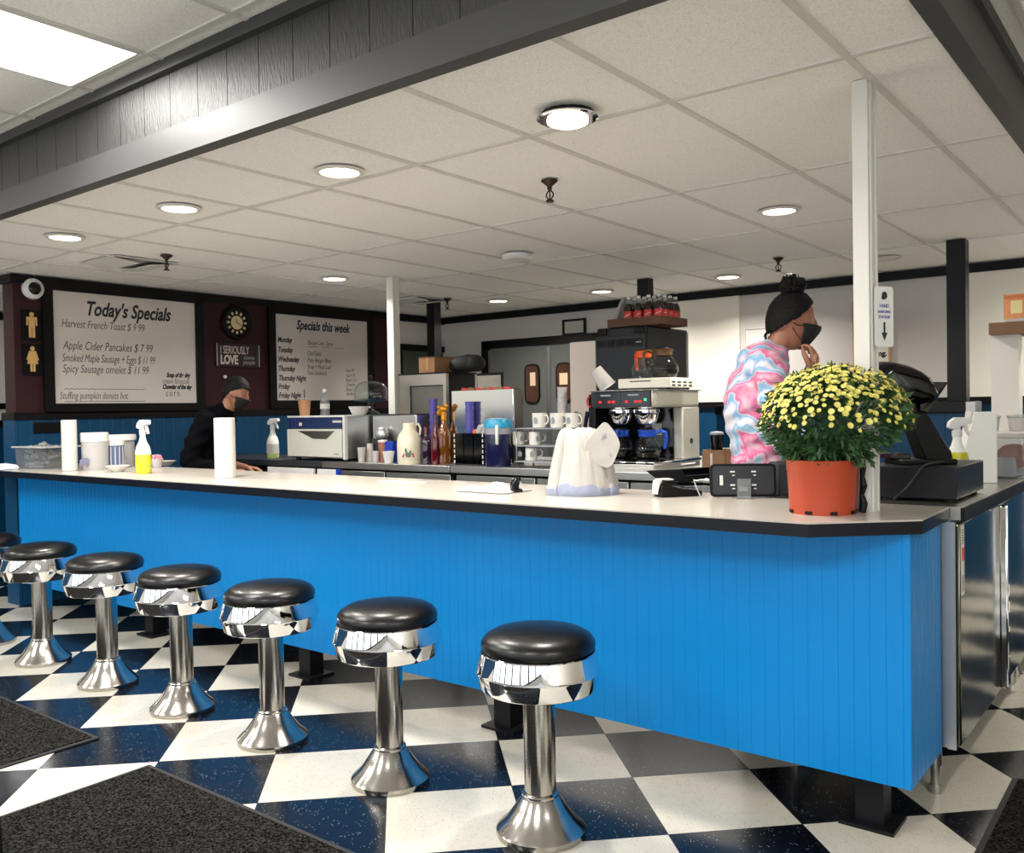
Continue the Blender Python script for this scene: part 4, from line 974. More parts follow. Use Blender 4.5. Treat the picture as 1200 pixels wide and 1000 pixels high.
# ================================================================== register on the refrigerator top
c0 = onZ(1020, 586, CT); c1 = onZ(1116, 591, CT)
RX0, RX1, RY0, RY1, RZ1 = -1.005, -.702, 3.46, 3.95, CT+.128
t = thing('cash_drawer', 'black metal cash drawer at the end of the counter under the register screen', 'cash drawer', ((RX0+RX1)/2, (RY0+RY1)/2, CT))
w, d = (RX1-RX0)/2, (RY1-RY0)/2
MB().b2((-w, -d, .012), (w, d, .128), bev=.004).build('housing', M['black'], t)
b = MB(); b.b2((-w+.012, d-.001, .02), (w-.012, d+.008, .12), bev=.003); b.build('drawer', M['black_matte'], t)
for sx in (-1, 1):
    for sy in (-1, 1): MB().cyl((sx*(w-.03), sy*(d-.04), 0), (sx*(w-.03), sy*(d-.04), .012), .014).build('foot', M['rubber'], t)
an = Vector((-.845, 3.66, RZ1)); sA = dep(an)/F_PX
t = thing('register_terminal', 'glossy black hooded register terminal on the cash drawer', 'register', an, VIEW_RZ)
apx = 600+F_PX*(an-CAM).dot(RIGHT)/dep(an); apy = 500-F_PX*(an-CAM).dot(UP)/dep(an)
def U(x, y): return ((x-apx)*sA, (apy-y)*sA)
def vp(off): return Matrix(((1,0,0,0),(0,0,-1,off),(0,1,0,0),(0,0,0,1)))
hood = [(1008, 452), (1009, 435), (1014, 427), (1024, 423.5), (1036, 424), (1052, 428), (1067, 435), (1079, 444), (1086, 455), (1089, 466), (1085, 473), (1070, 474), (1052, 470), (1030, 464)]
hp = [U(*q) for q in hood]; hx = sum(q[0] for q in hp)/len(hp); hy = sum(q[1] for q in hp)/len(hp); vs = []
lay = [(-.135, .55), (-.13, .72), (-.115, .86), (-.085, .95), (-.04, 1.), (.04, 1.), (.085, .95), (.115, .86), (.13, .72), (.135, .55)]
for off, k in lay: vs += [(hx+(x-hx)*k, off, hy+(y-hy)*k) for x, y in hp]
n = len(hp); b = MB(); b._new(vs, [(j*n+i, j*n+(i+1) % n, (j+1)*n+(i+1) % n, (j+1)*n+i) for j in range(len(lay)-1) for i in range(n)]+[tuple(range(n)), tuple(range((len(lay)-1)*n, len(lay)*n))], None, True); b.build('hood', M['black_gloss'], t)
MB().prism([U(*q) for q in ((1080, 448.5), (1099, 449), (1075, 484), (1066, 481), (1066, 473), (1086, 470))], .17, vp(.08), bev=.003).build('customer_display', M['black_gloss'], t)
MB().prism([U(*q) for q in ((1014, 460), (1060, 471), (1062, 486), (1030, 500), (1018, 490))], .22, vp(.11), bev=.01).build('screen_frame', M['black_matte'], t)
MB().prism([U(*q) for q in ((1055, 474), (1072, 470), (1080, 490), (1108, 528), (1110, 537), (1105, 543), (1080, 543), (1072, 520))], .1, vp(.05), bev=.008).build('neck', M['black_matte'], t)
lo, hi = U(1052, 546.5), U(1110, 536); 
b = MB(); b.box(((lo[0]+hi[0])/2-.01, 0, .01), (hi[0]-lo[0]+.02, .17, .02), bev=.006); b.build('base', M['black_matte'], t)
b = MB(); b.box((lo[0]+.0, .02, .03), (.075, .1, .022), bev=.004); b.build('scanner_block', M['black_gloss'], t)
b = MB(); b.tube([(.02, -.09, .01), (-.05, -.125, .006), (-.1, -.19, .004), (-.13, -.212, -.02), (-.17, -.216, -.07), (-.22, -.218, -.112)], .005, 8); b.build('cable', M['rubber'], t)
# ---- beside the register
p = onZ(1128, 562, CT); p = Vector((-.83, 4.16, CT)); s = S(p)
spray((p.x-.01, p.y, CT), .295, M['yellow_liquid'], 'spray bottle of pale yellow cleaner standing behind the cash drawer', level=.5, rz=VIEW_RZ)
spray((-.93, 4.22, CT), .2, M['grey_label'], 'small spray bottle with a dark red sprayer beside the register neck', head=mat('dark_red_sprayer', (128, 22, 46), .35), level=.3, rz=VIEW_RZ+2.6)
t = thing('napkin_holder', 'white upright paper holder with a sloping side behind the cash drawer', 'napkin holder', (-.825, 4.42, CT), VIEW_RZ-.2)
MB().prism([(-.05, 0), (.08, 0), (.08, .315), (-.012, .315), (-.05, .16)], .12, vp(.06), bev=.004).build('holder', M['white_plastic'], t)
MB().prism([(-.06, .0), (-.053, .0), (-.013, .318), (-.02, .318)], .09, vp(.045)).build('sloping_flap', M['paper'], t)
t = thing('clear_bin', 'clear plastic bin with a pale lid holding a reddish brown lump, at the picture edge', 'bin', (-.78, 4.83, CT), .0)
b = MB(); b.b2((-.12, -.16, .002), (.12, .16, .19), bev=.01); b.build('bin', M['plastic_clear'], t); b = MB(); b.b2((-.125, -.165, .19), (.125, .165, .215), bev=.006); b.build('lid', M['plastic_frost'], t)
MB().ball((.06, -.06, .1), .075, 20, (1, .9, .8)).build('food_lump', M['red_brown'], t); b = MB(); b.b2((-.1, -.13, .004), (.08, .13, .1), bev=.01); b.build('grey_contents', M['grey_label'], t)
for k, (x, y, r, l) in enumerate(((-.83, 4.86, .04, 'small clear tub on the pale lid of the clear bin'), (-.72, 4.9, .045, 'second clear tub on the lid of the clear bin, closer to its outer corner'))):
    cup('deli_tub', l, 'tub', (x, y, CT+.2152), r*.8, r, .07, M['plastic_frost'], lid=M['plastic_clear'])
# shelf on a white upright beyond it
t = thing('wall_shelf', 'brown wooden shelf on a white upright near the picture edge', 'shelf', (-.85, 5.5, 0))
MB().b2((-.083, -.02, CT), (.05, .1, 1.752)).build('upright', M['white'], t); MB().b2((-.08, -.1, 1.752), (.5, .2, 1.815)).build('board', M['wood'], t)
t = thing('greeting_card', 'orange patterned card standing on the brown wooden shelf', 'card', (-.815, 5.5, 1.815), .0)
ca = mat('orange_pattern_card', (226, 150, 98), .6, noise=.3, nscale=40)
MB().box((.0, 0, .012), (.1, .05, .02), bev=.004).build('paper_base', M['paper'], t); MB().box((0, 0, .088), (.115, .012, .135)).build('card', ca, t); MB().box((.004, -.007, .085), (.055, .003, .07)).build('inner_panel', mat('pale_card_panel', (240, 222, 160), .6), t)
MB().box((.0, -.007, .14), (.11, .003, .018)).build('top_band', mat('dull_orange_band', (206, 120, 70), .6), t)
# black ledge of the half wall by the post
za, zb = onY(1080, 471, 6.35).z, onY(1080, 489, 6.35).z
xe = onY(1142, 480, 6.35).x
t = thing('half_wall', 'half wall with a thick black ledge and blue beadboard below the black post', 'half wall', (xe-.9, 6.43, 0))
MB().b2((-.9, -.08, za-.075), (.9, .12, za), bev=.006).build('ledge', M['black'], t); MB().b2((.85, -.082, za-.07), (.905, .122, za-.005)).build('end_cap', M['steel'], t)
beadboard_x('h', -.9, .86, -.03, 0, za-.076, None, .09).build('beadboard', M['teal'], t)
b = MB(); b.b2((-.9, -.028, 0), (.86, .1, za-.077)); b.build('core', M['black_matte'], t)
pz = onY(1072, 471, 6.4); t = thing('round_box', 'low round dark red and black dome on the black ledge', 'box', (pz.x, 6.42, za)); b = MB(); b.lathe([(0, 0), (.11, 0), (.115, .02), (.1, .06), (.06, .085), (0, .092)], n=32); b.build('dome', M['black_gloss'], t); MB().ball((.06, -.045, .05), .045, 16, (1, .9, .7)).build('red_knob', mat('dull_red_plastic', (150, 70, 62), .4), t)
# ================================================================== back work counter
BZ = 1.03
def section(x0, x1, y0, y1, label, front, edge):
    t = thing('work_counter', label, 'counter', ((x0+x1)/2, (y0+y1)/2, 0)); w, d = (x1-x0)/2, (y1-y0)/2
    MB().b2((-w, -d, BZ-.045), (w, d, BZ), bev=.003).build('worktop', edge, t)
    MB().b2((-w+.01, -d+.06, .1), (w-.01, d-.02, BZ-.046)).build('cabinet', M['black_matte'], t)
    n = max(1, round((x1-x0)/.65))
    for i in range(n):
        a = -w+.015+i*(2*w-.03)/n; k = MB().b2((a+.008, -d+.035, .16), (a+(2*w-.03)/n-.008, -d+.062, BZ-.062), bev=.003).build('door', front, t)
        MB().b2((a+.05, -d+.02, BZ-.3), (a+.2, -d+.038, BZ-.28)).build('handle', M['chrome'], k)
    MB().b2((-w+.03, -d+.1, 0), (w-.03, d-.05, .1)).build('plinth', M['black_matte'], t); return t
section(-6.9, -5.17, 4.33, 4.98, 'back work counter with dark edge under the white-fronted oven', M['black_matte'], M['dark_grey'])
section(-5.165, -3.9, 4.33, 4.98, 'stainless back work counter under the rooster jug and syrups', M['steel'], M['steel'])
section(-3.895, -1.9, 4.33, 5.2, 'stainless back work counter under the mug rack and coffee brewer', M['steel'], M['steel'])
section(-5.03, -3.9, 4.985, 5.45, 'stainless rear counter under the steel dispenser cabinet', M['steel'], M['steel'])
section(-3.895, -2.3, 5.215, 5.95, 'rear stainless counter carrying the tall black machine', M['steel'], M['steel'])
# white boards stored at the counter front
for (a, c, lab) in ((312, 366, 'long white cutting board leaning at the dark back counter front'), (370, 392, 'shorter white cutting board with a blue end at the back counter front')):
    q0, q1 = onY(a, 548, 4.26), onY(c, 550, 4.26)
    t = thing('cutting_board', lab, 'cutting board', ((q0.x+q1.x)/2, 4.28, 0)); w = (q1.x-q0.x)/2
    MB().box((0, 0, .955), (2*w, .02, .05), bev=.004).build('board', M['white_plastic'], t)
    MB().box((0, .03, .92), (2*w, .05, .012)).build('bracket_shelf', M['steel'], t)
    if c == 392: MB().box((w+.02, 0, .955), (.035, .024, .055), bev=.003).build('blue_end', M['royal'], t)

# ---- counter oven with drop handle
Y0 = 4.37
xa, xb2 = onY(337, 488, Y0).x, onY(404, 488, Y0).x; zt = onY(370, 487.5, Y0).z; ox, w = (xa+xb2)/2, (xb2-xa)/2; H_ = zt-BZ
t = thing('counter_oven', 'white-fronted counter oven with a navy top band on the dark back counter', 'oven', (ox, Y0+.28, BZ))
MB().b2((-w, -.26, .02), (w, .29, H_), bev=.006).build('housing', M['steel'], t)
MB().b2((-w, -.285, H_-.012), (w, -.255, H_+.001), bev=.003).build('top_trim', M['white_plastic'], t); MB().b2((w-.022, -.285, .015), (w, -.255, H_-.01), bev=.003).build('side_trim', M['white_plastic'], t)
k = MB().b2((-w+.012, -.275, H_-.095), (w-.024, -.262, H_-.014)).build('control_band', mat('navy_control_band', (26, 42, 82), .4), t)
b = MB(); b.b2((w-.14, -.2765, H_-.052), (w-.04, -.2752, H_-.036)); b.b2((-w+.13, -.2765, H_-.075), (-w+.165, -.2752, H_-.05)); b.build('print', M['paper'], k)
b = MB()
for q in ((.05, .0), (.05, .06)): b.b2((-w+.045, -.2765, H_-.085+q[1]), (-w+.095, -.2752, H_-.082+q[1]))
for q in (0, .047): b.b2((-w+.045+q, -.2765, H_-.085), (-w+.048+q, -.2752, H_-.025))
b.build('symbol', M['cup_purple'], k)
d = MB().b2((-w+.0, -.29, .03), (w-.03, -.262, H_-.1), bev=.006).build('door', mat('pale_grey_oven_door', (206, 205, 192), .4), t)
b = MB(); b.prism([(-w*.62, H_-.112), (w*.7, H_-.112), (w*.42, H_-.172), (-.02, H_-.172), (-.06, H_-.15)], .012, Matrix.Translation((0, -.285, 0)) @ FACE_NY.to_4x4(), bev=.003); b.build('handle', M['worn_steel'], d)
b = MB(); b.b2((w-.12, -.2915, .05), (w-.06, -.2895, .062)); b.build('emblem', M['grey_label'], d)
for sx in (-1, 1):
    for sy in (-.22, .24): MB().cyl((sx*(w-.05), sy, 0), (sx*(w-.05), sy, .02), .02).build('foot', M['rubber'], t)
OT = zt; oven_x1 = xb2
# stainless box beside it
xr = onY(489, 500, 4.62).x
t = thing('steel_bin', 'plain brushed steel box between the counter oven and the rooster jug', 'steel box', ((xb2+xr)/2+.01, 4.78, BZ)); w2_ = (xr-xb2)/2-.015
MB().b2((-w2_, -.16, 0), (w2_, .16, zt-BZ-.004), bev=.005).build('body', M['steel'], t); MB().b2((-w2_-.004, -.165, zt-BZ-.004), (w2_+.004, .165, zt-BZ+.004), bev=.002).build('lid', M['dark_grey'], t)
# on the oven
def onoven(px): return onY(px, 487, 4.47)
q = onoven(357); s = S(q); t = cup('iced_coffee', 'iced coffee in a clear cup with a dark straw on the counter oven', 'drink', (q.x, 4.47, OT), 5.5*s, 7.5*s, 19*s, M['latte'], lid=M['plastic_clear'])
b = MB(); b.tube([(0, 0, 18*s), (.004, 0, 31*s)], .0035, 8); b.build('straw', M['ink'], t)
q = onoven(381); s = S(q); t = thing('water_bottle', 'small clear water bottle with a white cap on the counter oven', 'bottle', (q.x, 4.47, OT))
MB().lathe([(0, 0), (5.4*s, 0), (5.5*s, 2*s), (5.2*s, 9*s), (5.5*s, 16*s), (4.5*s, 21*s), (2*s, 26*s), (1.9*s, 28*s)], n=24).build('bottle', M['plastic_clear'], t); MB().lathe([(2.3*s, 27.5*s), (2.3*s, 31*s), (0, 31.2*s)], n=18).build('cap', M['white_plastic'], t); MB().lathe([(5.6*s, 8*s), (5.6*s, 14*s)], n=24).build('label', M['paper'], t)
q = onY(407, 487, 4.66); s = S(q)
cup('glass_dish', 'shallow cut glass dish between the water bottle and the cake stand', 'dish', (xb2-.1, 4.6, OT), .05, 12*s, 10*s, M['plastic_frost'])
# cake stand with a glass dome
xx = onY(434, 487, 4.75); s = S(xx); t = thing('cake_stand', 'glass cake stand with a domed glass lid on the steel box by the white post', 'cake stand', (xx.x, 4.76, zt+.0045))
MB().lathe([(0, 0), (10*s, 0), (9*s, 2*s), (3*s, 5*s), (2.2*s, 10*s), (4*s, 14*s), (20*s, 16*s), (21*s, 18*s), (20*s, 18*s), (4*s, 16.5*s), (0, 16*s)], n=36).build('pedestal', M['glass'], t)
d = MB().lathe([(18.5*s, 18.2*s), (19.5*s, 22*s), (19*s, 30*s), (15*s, 36*s), (8*s, 38.5*s), (0, 39*s)], n=36).build('dome', M['glass'], t); MB().lathe([(1.5*s, 38.6*s), (1.4*s, 40*s), (3*s, 42*s), (2.6*s, 44.5*s), (0, 45.5*s)], n=20).build('knob', M['glass'], d)

# ---- small things on the stainless counter
def bc(px, py=None): return onY(px, 540, 4.45)
q = bc(321); s = S(q); spray((onY(320, 535, 4.5).x, 4.5, BZ), 47*s, M['green_liquid'], 'white spray bottle of pale green cleaner beside the counter oven', level=.3, sticker=M['paper'], rz=VIEW_RZ-.4)
def at_bc(px, y=4.42): return Vector((onY(px, 538, y).x, y, BZ))
q = at_bc(424); s = S(q)
cup('water_glass', 'small clear drinking glass at the steel box, closest to the oven', 'glass', q, 4*s, 5*s, 17*s, M['plastic_frost'])
q = at_bc(434, 4.5); cup('cup_stack', 'white paper cup turned upside down behind the clear glasses', 'cup', q, 5*s, 3.6*s, 21*s, M['paper'])
q = at_bc(440.5); cup('water_glass', 'small clear drinking glass beside the brown cup with a white lid', 'glass', q, 3.4*s, 4*s, 13*s, M['plastic_frost'])
q = at_bc(449, 4.47); t = cup('coffee_tumbler', 'brown patterned cup with a white lid near the rooster jug', 'cup', q, 4.5*s, 5.4*s, 24*s, mat('brown_pattern_cup', (150, 96, 72), .5, noise=.5, nscale=30), lid=M['white_plastic'])
q = at_bc(455.5, 4.38); cup('ramekin', 'tapered white bowl standing in front of the blue carton', 'bowl', q, 4.5*s, 7*s, 13.5*s, M['white_plastic'])
q = at_bc(460, 4.5); t = thing('blue_carton', 'royal blue carton behind the tapered white bowl', 'carton', q); MB().box((0, 0, 12*s), (13*s, .08, 24*s), bev=.003).build('carton', M['royal'], t); MB().box((0, 0, 24.3*s), (12*s, .06, .006)).build('flap', M['navy'], t)
q = at_bc(448, 4.57); t = thing('foil_pack', 'crumpled clear foil package behind the brown lidded cup', 'package', q); MB().b2((-.06, -.045, 0), (.06, .045, 27*s)).build('box', M['dark_grey'], t)
b = MB(); b.ball((0, 0, 32*s), 10*s, 14, (1, .7, .85)); b.build('crumpled_foil', M['foil'], t)
# rooster jug
q = at_bc(480); s = S(q); t = thing('ceramic_jug', 'cream ceramic jug with a rooster picture among the syrup bottles', 'jug', q, VIEW_RZ)
MB().lathe([(0, 0), (13*s, 0), (14.2*s, 2*s), (14.5*s, 20*s), (14.2*s, 28*s), (12*s, 34*s), (8*s, 39*s), (7*s, 42*s), (7.4*s, 47*s), (6.2*s, 47.5*s), (5.8*s, 42*s), (0, 40*s)], n=36).build('body', M['cream'], t)
b = MB(); b.tube([(6.5*s, 0, 45*s), (11*s, 0, 46*s), (13.5*s, 0, 41*s), (12.5*s, 0, 33*s)], 1.3*s, 8); b.build('handle', M['cream'], t)
b = MB(); mt = Matrix.Translation((0, -14.5*s, 0)) @ FACE_NY.to_4x4(); b.prism([(-3*s, 9*s), (-1*s, 8*s), (2*s, 8*s), (4*s, 13*s), (3*s, 17*s), (1*s, 13*s), (-1*s, 14*s), (-2*s, 19*s), (-4*s, 17*s), (-3*s, 13*s)], .003, mt); b.build('rooster_print', mat('dull_green_print', (96, 110, 96), .5), t)
b = MB()
for x_ in (-6, -5, 6, 5.4): b.ball((x_*s, -13.4*s, (9+abs(x_) % 3)*s), 1.2*s, 8)
b.build('berry_print', M['red'], t)
# syrup bottles and squeeze bottles
def bottle(px, label, r, h, m, capm, y=4.44, neck=.3, caph=.12, name='syrup_bottle', group=None):
    q = at_bc(px, y); s = S(q); r *= s; h *= s; t = thing(name, label, 'bottle', q, 0, group)
    nz = h*(1-neck-caph)
    MB().lathe([(0, 0), (r*.92, 0), (r, h*.02), (r, nz), (r*.8, nz+h*neck*.4), (r*.42, nz+h*neck*.8), (r*.38, h*(1-caph))], n=24).build('bottle', m, t)
    MB().lathe([(r*.45, h*(1-caph)-.002), (r*.45, h*.985), (r*.3, h), (0, h)], n=20).build('cap', capm, t); return t
bottle(490, 'dark wine-coloured bottle directly beside the rooster jug', 3.6, 44, M['maroon_liquid'], M['ink'], y=4.6)
bottle(500, 'dark purple syrup bottle second from the rooster jug', 6.2, 43, M['purple_liquid'], M['maroon_liquid'], y=4.46, neck=.22, caph=.2)
bottle(511, 'dark red syrup bottle in front of the gold-topped one', 5.4, 60, M['maroon_liquid'], M['purple_liquid'], y=4.42, neck=.4, caph=.16)
t = bottle(521, 'amber syrup bottle with a crumpled gold top', 7.5, 62, M['amber'], M['gold'], y=4.56, neck=.26, caph=.2)
q = at_bc(521, 4.56); s = S(q); b = MB()
for i in range(9): b.ball((random.uniform(-6, 5)*s, random.uniform(-4, 4)*s, random.uniform(58, 68)*s), random.uniform(2.5, 4.5)*s, 8, (1, .8, .8))
b.build('gold_wrap', M['gold'], t)
bottle(533, 'amber squeeze bottle behind the black organizer', 6, 58, M['amber'], M['orange'], y=4.66)
# towers of blue-purple cups
for px, pt, y, lab in ((509, 463, 4.72, 'tall tower of blue-purple plastic cups behind the red syrup bottle'), (551, 463, 4.56, 'tall tower of blue-purple plastic cups before the polished steel panel')):
    q = at_bc(px, y); s = S(q); h = 80*s; t = thing('cup_tower', lab, 'cups', q); b = MB()
    n = 9
    for i in range(n):
        z0 = h*i/n*.9; b.lathe([(4.2*s+.0, z0), (5*s, z0+h*.1), (5.4*s, z0+h*.1+.002), (5.3*s, z0+h*.1+.006), (0, z0+h*.1+.006)], n=22)
    b.build('cups', M['cup_purple'], t)
# black organizer with compartments
q0, q1 = at_bc(533, 4.42), at_bc(566, 4.42); s = S(q0); t = thing('condiment_organizer', 'black three-compartment organizer with white rim dashes beside the navy pitcher', 'organizer', ((q0.x+q1.x)/2, 4.51, BZ)); w = (q1.x-q0.x)/2; hO = 37*s
b = MB(); b.b2((-w, -.09, 0), (w, .09, .01)); [b.b2((x_-.004, -.09, .01), (x_+.004, .09, hO)) for x_ in (-w+.004, -w/3, w/3, w-.004)]; [b.b2((-w, y_-.004, .01), (w, y_+.004, hO)) for y_ in (-.086, .086)]; b.build('caddy', M['black_gloss'], t)
b = MB()
for x_ in (-w, w):
    for k in range(6): b.b2((x_-.004, -.0925, .012+k*hO/6), (x_+.004, -.0902, .012+k*hO/6+hO/10))
b.build('edge_dashes', M['white_plastic'], t)
b = MB()
for i in range(10): b.box((w*.62+random.uniform(-.03, .03), random.uniform(-.05, .05), hO+random.uniform(-.01, .035)), (.05, .03, .03), rot=(random.uniform(0, 3), random.uniform(0, 3), 0), bev=.004)
b.build('white_packets', M['paper'], t)
b = MB(); b.ball((.01, -.02, hO+.005), .028, 10, (1.1, .7, .8)); b.build('orange_packet', mat('orange_brown_packet', (196, 104, 60), .6), t)
# navy pitcher with light blue lid
q = at_bc(584, 4.42); s = S(q); t = thing('drink_pitcher', 'navy drink pitcher with a light blue lid and pale handle', 'pitcher', q, VIEW_RZ)
MB().lathe([(0, 0), (15*s, 0), (16*s, 2*s), (15.6*s, 38*s)], n=36).build('vessel', M['navy'], t); MB().lathe([(15.6*s, 38*s), (16*s, 46*s), (15*s, 46*s), (14.6*s, 38*s)], n=36).build('clear_band', M['grey_label'], t)
MB().lathe([(16.5*s, 45.5*s), (16.8*s, 49*s), (14.5*s, 55*s), (8*s, 56.5*s), (0, 56.8*s)], n=36).build('lid', M['lid_blue'], t)
b = MB(); b.tube([(-1*s, -16*s, 48*s), (-1*s, -19*s, 44*s), (-1*s, -19*s, 32*s), (-1*s, -16*s, 27*s)], 1.8*s, 8); b.build('handle', M['bottle_white'], t)
# mug rack
q0, q1 = onY(603, 520, 4.44), onY(672, 520, 4.44); s = S(q0)
t = thing('mug_rack', 'three-tier grey wire rack of white mugs beside the navy pitcher', 'rack', ((q0.x+q1.x)/2, 4.54, BZ)); w = (q1.x-q0.x)/2
tiers = [onY(620, y_, 4.42).z-BZ for y_ in (541, 522.5, 502)]
for z in tiers:
    b = MB(); b.b2((-w, -.095, z-.008), (w, .095, z), bev=.002); b.build('shelf', M['grey_label'], t)
for sx in (-1, 1):
    for sy in (-1, 1): MB().cyl((sx*(w-.006), sy*.088, 0), (sx*(w-.006), sy*.088, tiers[2]), .005, n=8).build('upright', M['steel'], t)
mugs = [(604, 0, 'dark grey mug at the end of the lowest rack tier', M['dark_grey']), (618.5, 0, 'white mug on the lowest rack tier', M['mug']), (603.5, 1, 'white mug on the middle rack tier by the navy pitcher', M['mug']), (623, 1, 'white mug on the middle rack tier behind the bag top', M['mug']),
        (629, 2, 'white mug with its handle facing out on the top rack tier', M['mug']), (650, 2, 'white mug with a dark print in the middle of the top rack tier', M['mug']), (668, 2, 'grey-shaded mug at the bag-side end of the top rack tier', M['mug'])]
for px, k, lab, m in mugs:
    q = onY(px+4, 515, 4.51); s = S(q); r = (7.2 if k < 2 else 9.2)*s; h = (15.5 if k < 2 else 17.5)*s
    t2 = cup('coffee_mug', lab, 'mug', (q.x, 4.51, BZ+tiers[k]), r*.95, r, h, m, handle=True, group='mugs on the wire rack', rz=VIEW_RZ-.9 if k == 2 else VIEW_RZ+random.uniform(-.5, .5))
    b = MB(); b.prism([(-.012, h*.3), (.01, h*.3), (.014, h*.55), (.0, h*.75), (-.014, h*.6)], .0025, Matrix.Rotation(random.uniform(-.3, .4), 4, 'Z') @ Matrix.Translation((0, -r+.0005, 0)) @ FACE_NY.to_4x4()); b.build('print', M['grey_label'], t2)
q = onY(660, 500, 4.56); s = S(q); zz = BZ+tiers[2]; t = thing('clear_cup_stack', 'tall stack of clear plastic cups behind the mugs on the rack', 'cups', (q.x, 4.555, zz)); b = MB()
for i in range(6): b.lathe([(4.6*s, (i*6)*s), (6*s, (i*6+17)*s), (6.4*s, (i*6+17.5)*s)], n=20)
b.build('cups', M['plastic_frost'], t)
t = thing('knife_set', 'dark blue-black utensil handles fanned beside the clear cup stack', 'utensils', (onY(677, 500, 4.9).x, 4.9, BZ))
MB().lathe([(0, 0), (.05, 0), (.055, .2), (.05, .2), (.045, .01), (0, .01)], n=20).build('crock', M['black_gloss'], t)
for k, a in enumerate((-.25, .0, .2, .42)):
    b = MB(); b.tube([(.02*k-.03, 0, .02), (.02*k-.03+.35*math.sin(a), 0, .34)], [.01, .014], 8); b.build('handle', M['navy'], t)

# ---- milk dispenser, cardboard box, black bag
Y1 = 4.99
xa, xb3 = onY(468, 440, Y1).x, onY(522.5, 440, Y1).x; zt3 = onY(495, 439, Y1).z; w = (xb3-xa)/2; H3 = zt3-BZ
t = thing('milk_dispenser', 'tall steel dispenser cabinet with a recessed grey door beside the white post', 'dispenser', ((xa+xb3)/2, Y1+.17, BZ))
MB().b2((-w, -.14, .05), (w, .17, H3), bev=.004).build('cabinet', M['black'], t)
b = MB(); b.b2((-w, -.17, .05), (-w+.11, -.14, H3)); b.b2((w-.03, -.17, .05), (w, -.14, H3)); b.b2((-w+.11, -.17, H3-.085), (w-.03, -.14, H3)); b.b2((-w+.11, -.17, .05), (w-.03, -.14, .1)); b.build('steel_surround', M['worn_steel'], t)
d = MB().b2((-w+.115, -.158, .105), (w-.035, -.138, H3-.09), bev=.004).build('door', mat('dull_grey_steel_door', (118, 116, 110), .4, .8), t); MB().cyl((w-.05, -.17, H3*.4), (w-.05, -.17, H3*.6), .007).build('handle', M['chrome'], d)
b = MB(); b.b2((-w-.01, -.175, H3), (w+.01, .18, H3+.012)); b.build('top', M['black'], t)
b = MB(); [b.cyl((sx*(w-.03), sy, 0), (sx*(w-.03), sy, .05), .015) for sx in (-1, 1) for sy in (-.12, .14)]; b.build('legs', M['rubber'], t)
zc_ = zt3+.0125
q0, q1 = onY(491, 437, 5.02), onY(509.5, 437, 5.02); w = (q1.x-q0.x)/2
t = thing('cardboard_box', 'brown cardboard box on the steel dispenser cabinet', 'box', ((q0.x+q1.x)/2, 5.02+.16, zc_)); hb = 18*S(q0)
MB().b2((-w, -.16, 0), (w, .12, hb), bev=.002).build('carton', M['card'], t); MB().b2((-w*.1, -.1612, hb*.2), (w*.25, -.1602, hb)).build('tape', mat('shiny_brown_tape', (172, 128, 88), .3), t); MB().b2((-w-.004, -.164, hb), (w+.004, .124, hb+.004)).build('flaps', M['card_dark'], t)
q = onY(534, 440, 4.97); t = thing('black_bag', 'slumped black bag beside the cardboard box on the dispenser', 'bag', (xb3+.02, 5.2, zc_))
b = MB(); b.ball((0, 0, .055), .16, 20, (1.0, .5, .5)); b.ball((.08, .0, .06), .1, 16, (1, .7, .75)); k = b.build('bag', M['rubber'], t)
for v in k.data.vertices:
    if v.co.z < .0: v.co.z = 0
    v.co += Vector((math.sin(v.co.z*60+v.co.x*30), 0, math.sin(v.co.x*50)))*.004
    if v.co.z < 0: v.co.z = 0
t2 = thing('black_appliance', 'low black appliance beside the dispenser, behind the polished steel panel', 'appliance', (onY(560, 470, 5.1).x+.06, 5.1, BZ)); zt4 = onY(575, 455, 5.05).z-BZ
xap = onY(560, 470, 4.98).x
MB().b2((-.12, -.06, .01), (.24, .1, zt4-.02), bev=.008).build('housing', M['black_matte'], t2); MB().b2((-.12, -.055, zt4-.02), (.24, .095, zt4), bev=.004).build('lid', M['black_gloss'], t2)
q0, q1 = onY(559, 446, 5.1), onY(588, 446, 5.1); t = thing('framed_card', 'small black-topped frame with a faded grey card above the steel panel', 'frame', ((q0.x+q1.x)/2, 5.1, BZ+zt4)); w = (q1.x-q0.x)/2; s = S(q0)
MB().b2((-w, 0, 0), (w, .02, 18*s)).build('backing', M['frame'], t); MB().b2((-w+.006, -.003, .002), (w-.008, 0, 15*s)).build('card', mat('faded_grey_card', (168, 164, 148), .6, noise=.2, nscale=30), t)
# polished steel panel box with red packets on top
Y2 = 4.6; xa, xb4 = onY(529, 457, Y2).x, onY(601, 457, Y2).x; zt5 = onY(565, 457, Y2).z-BZ; w = (xb4-xa)/2
t = thing('steel_dispenser', 'upright polished steel box reflecting the cups in front of it', 'steel box', ((xa+xb4)/2, Y2+.05, BZ))
MB().b2((-w, -.05, 0), (w, .05, zt5), bev=.003).build('front', mat('mirror_steel', (225, 224, 224), .1, 1.), t); MB().b2((w, -.045, .0), (w+.004, .05, zt5-.004)).build('side', M['worn_steel'], t)
for i, px in enumerate((545, 553, 562, 570, 577, 585, 594)):
    q = onY(px, 455, Y2+.04); tag(MB().box((0, 0, .008), (.05, .05, .016), rot=(0, .15, .3), bev=.003).build('sauce_packet', M['red'] if i % 2 == 0 else M['card'], loc=(q.x, Y2+.05, BZ+zt5)), ('red' if i % 2 == 0 else 'tan')+' packet on the upright steel box, '+('first', 'second', 'third', 'fourth', 'fifth', 'sixth', 'seventh')[i]+' from the dispenser', 'packet', 'packets on the steel box')

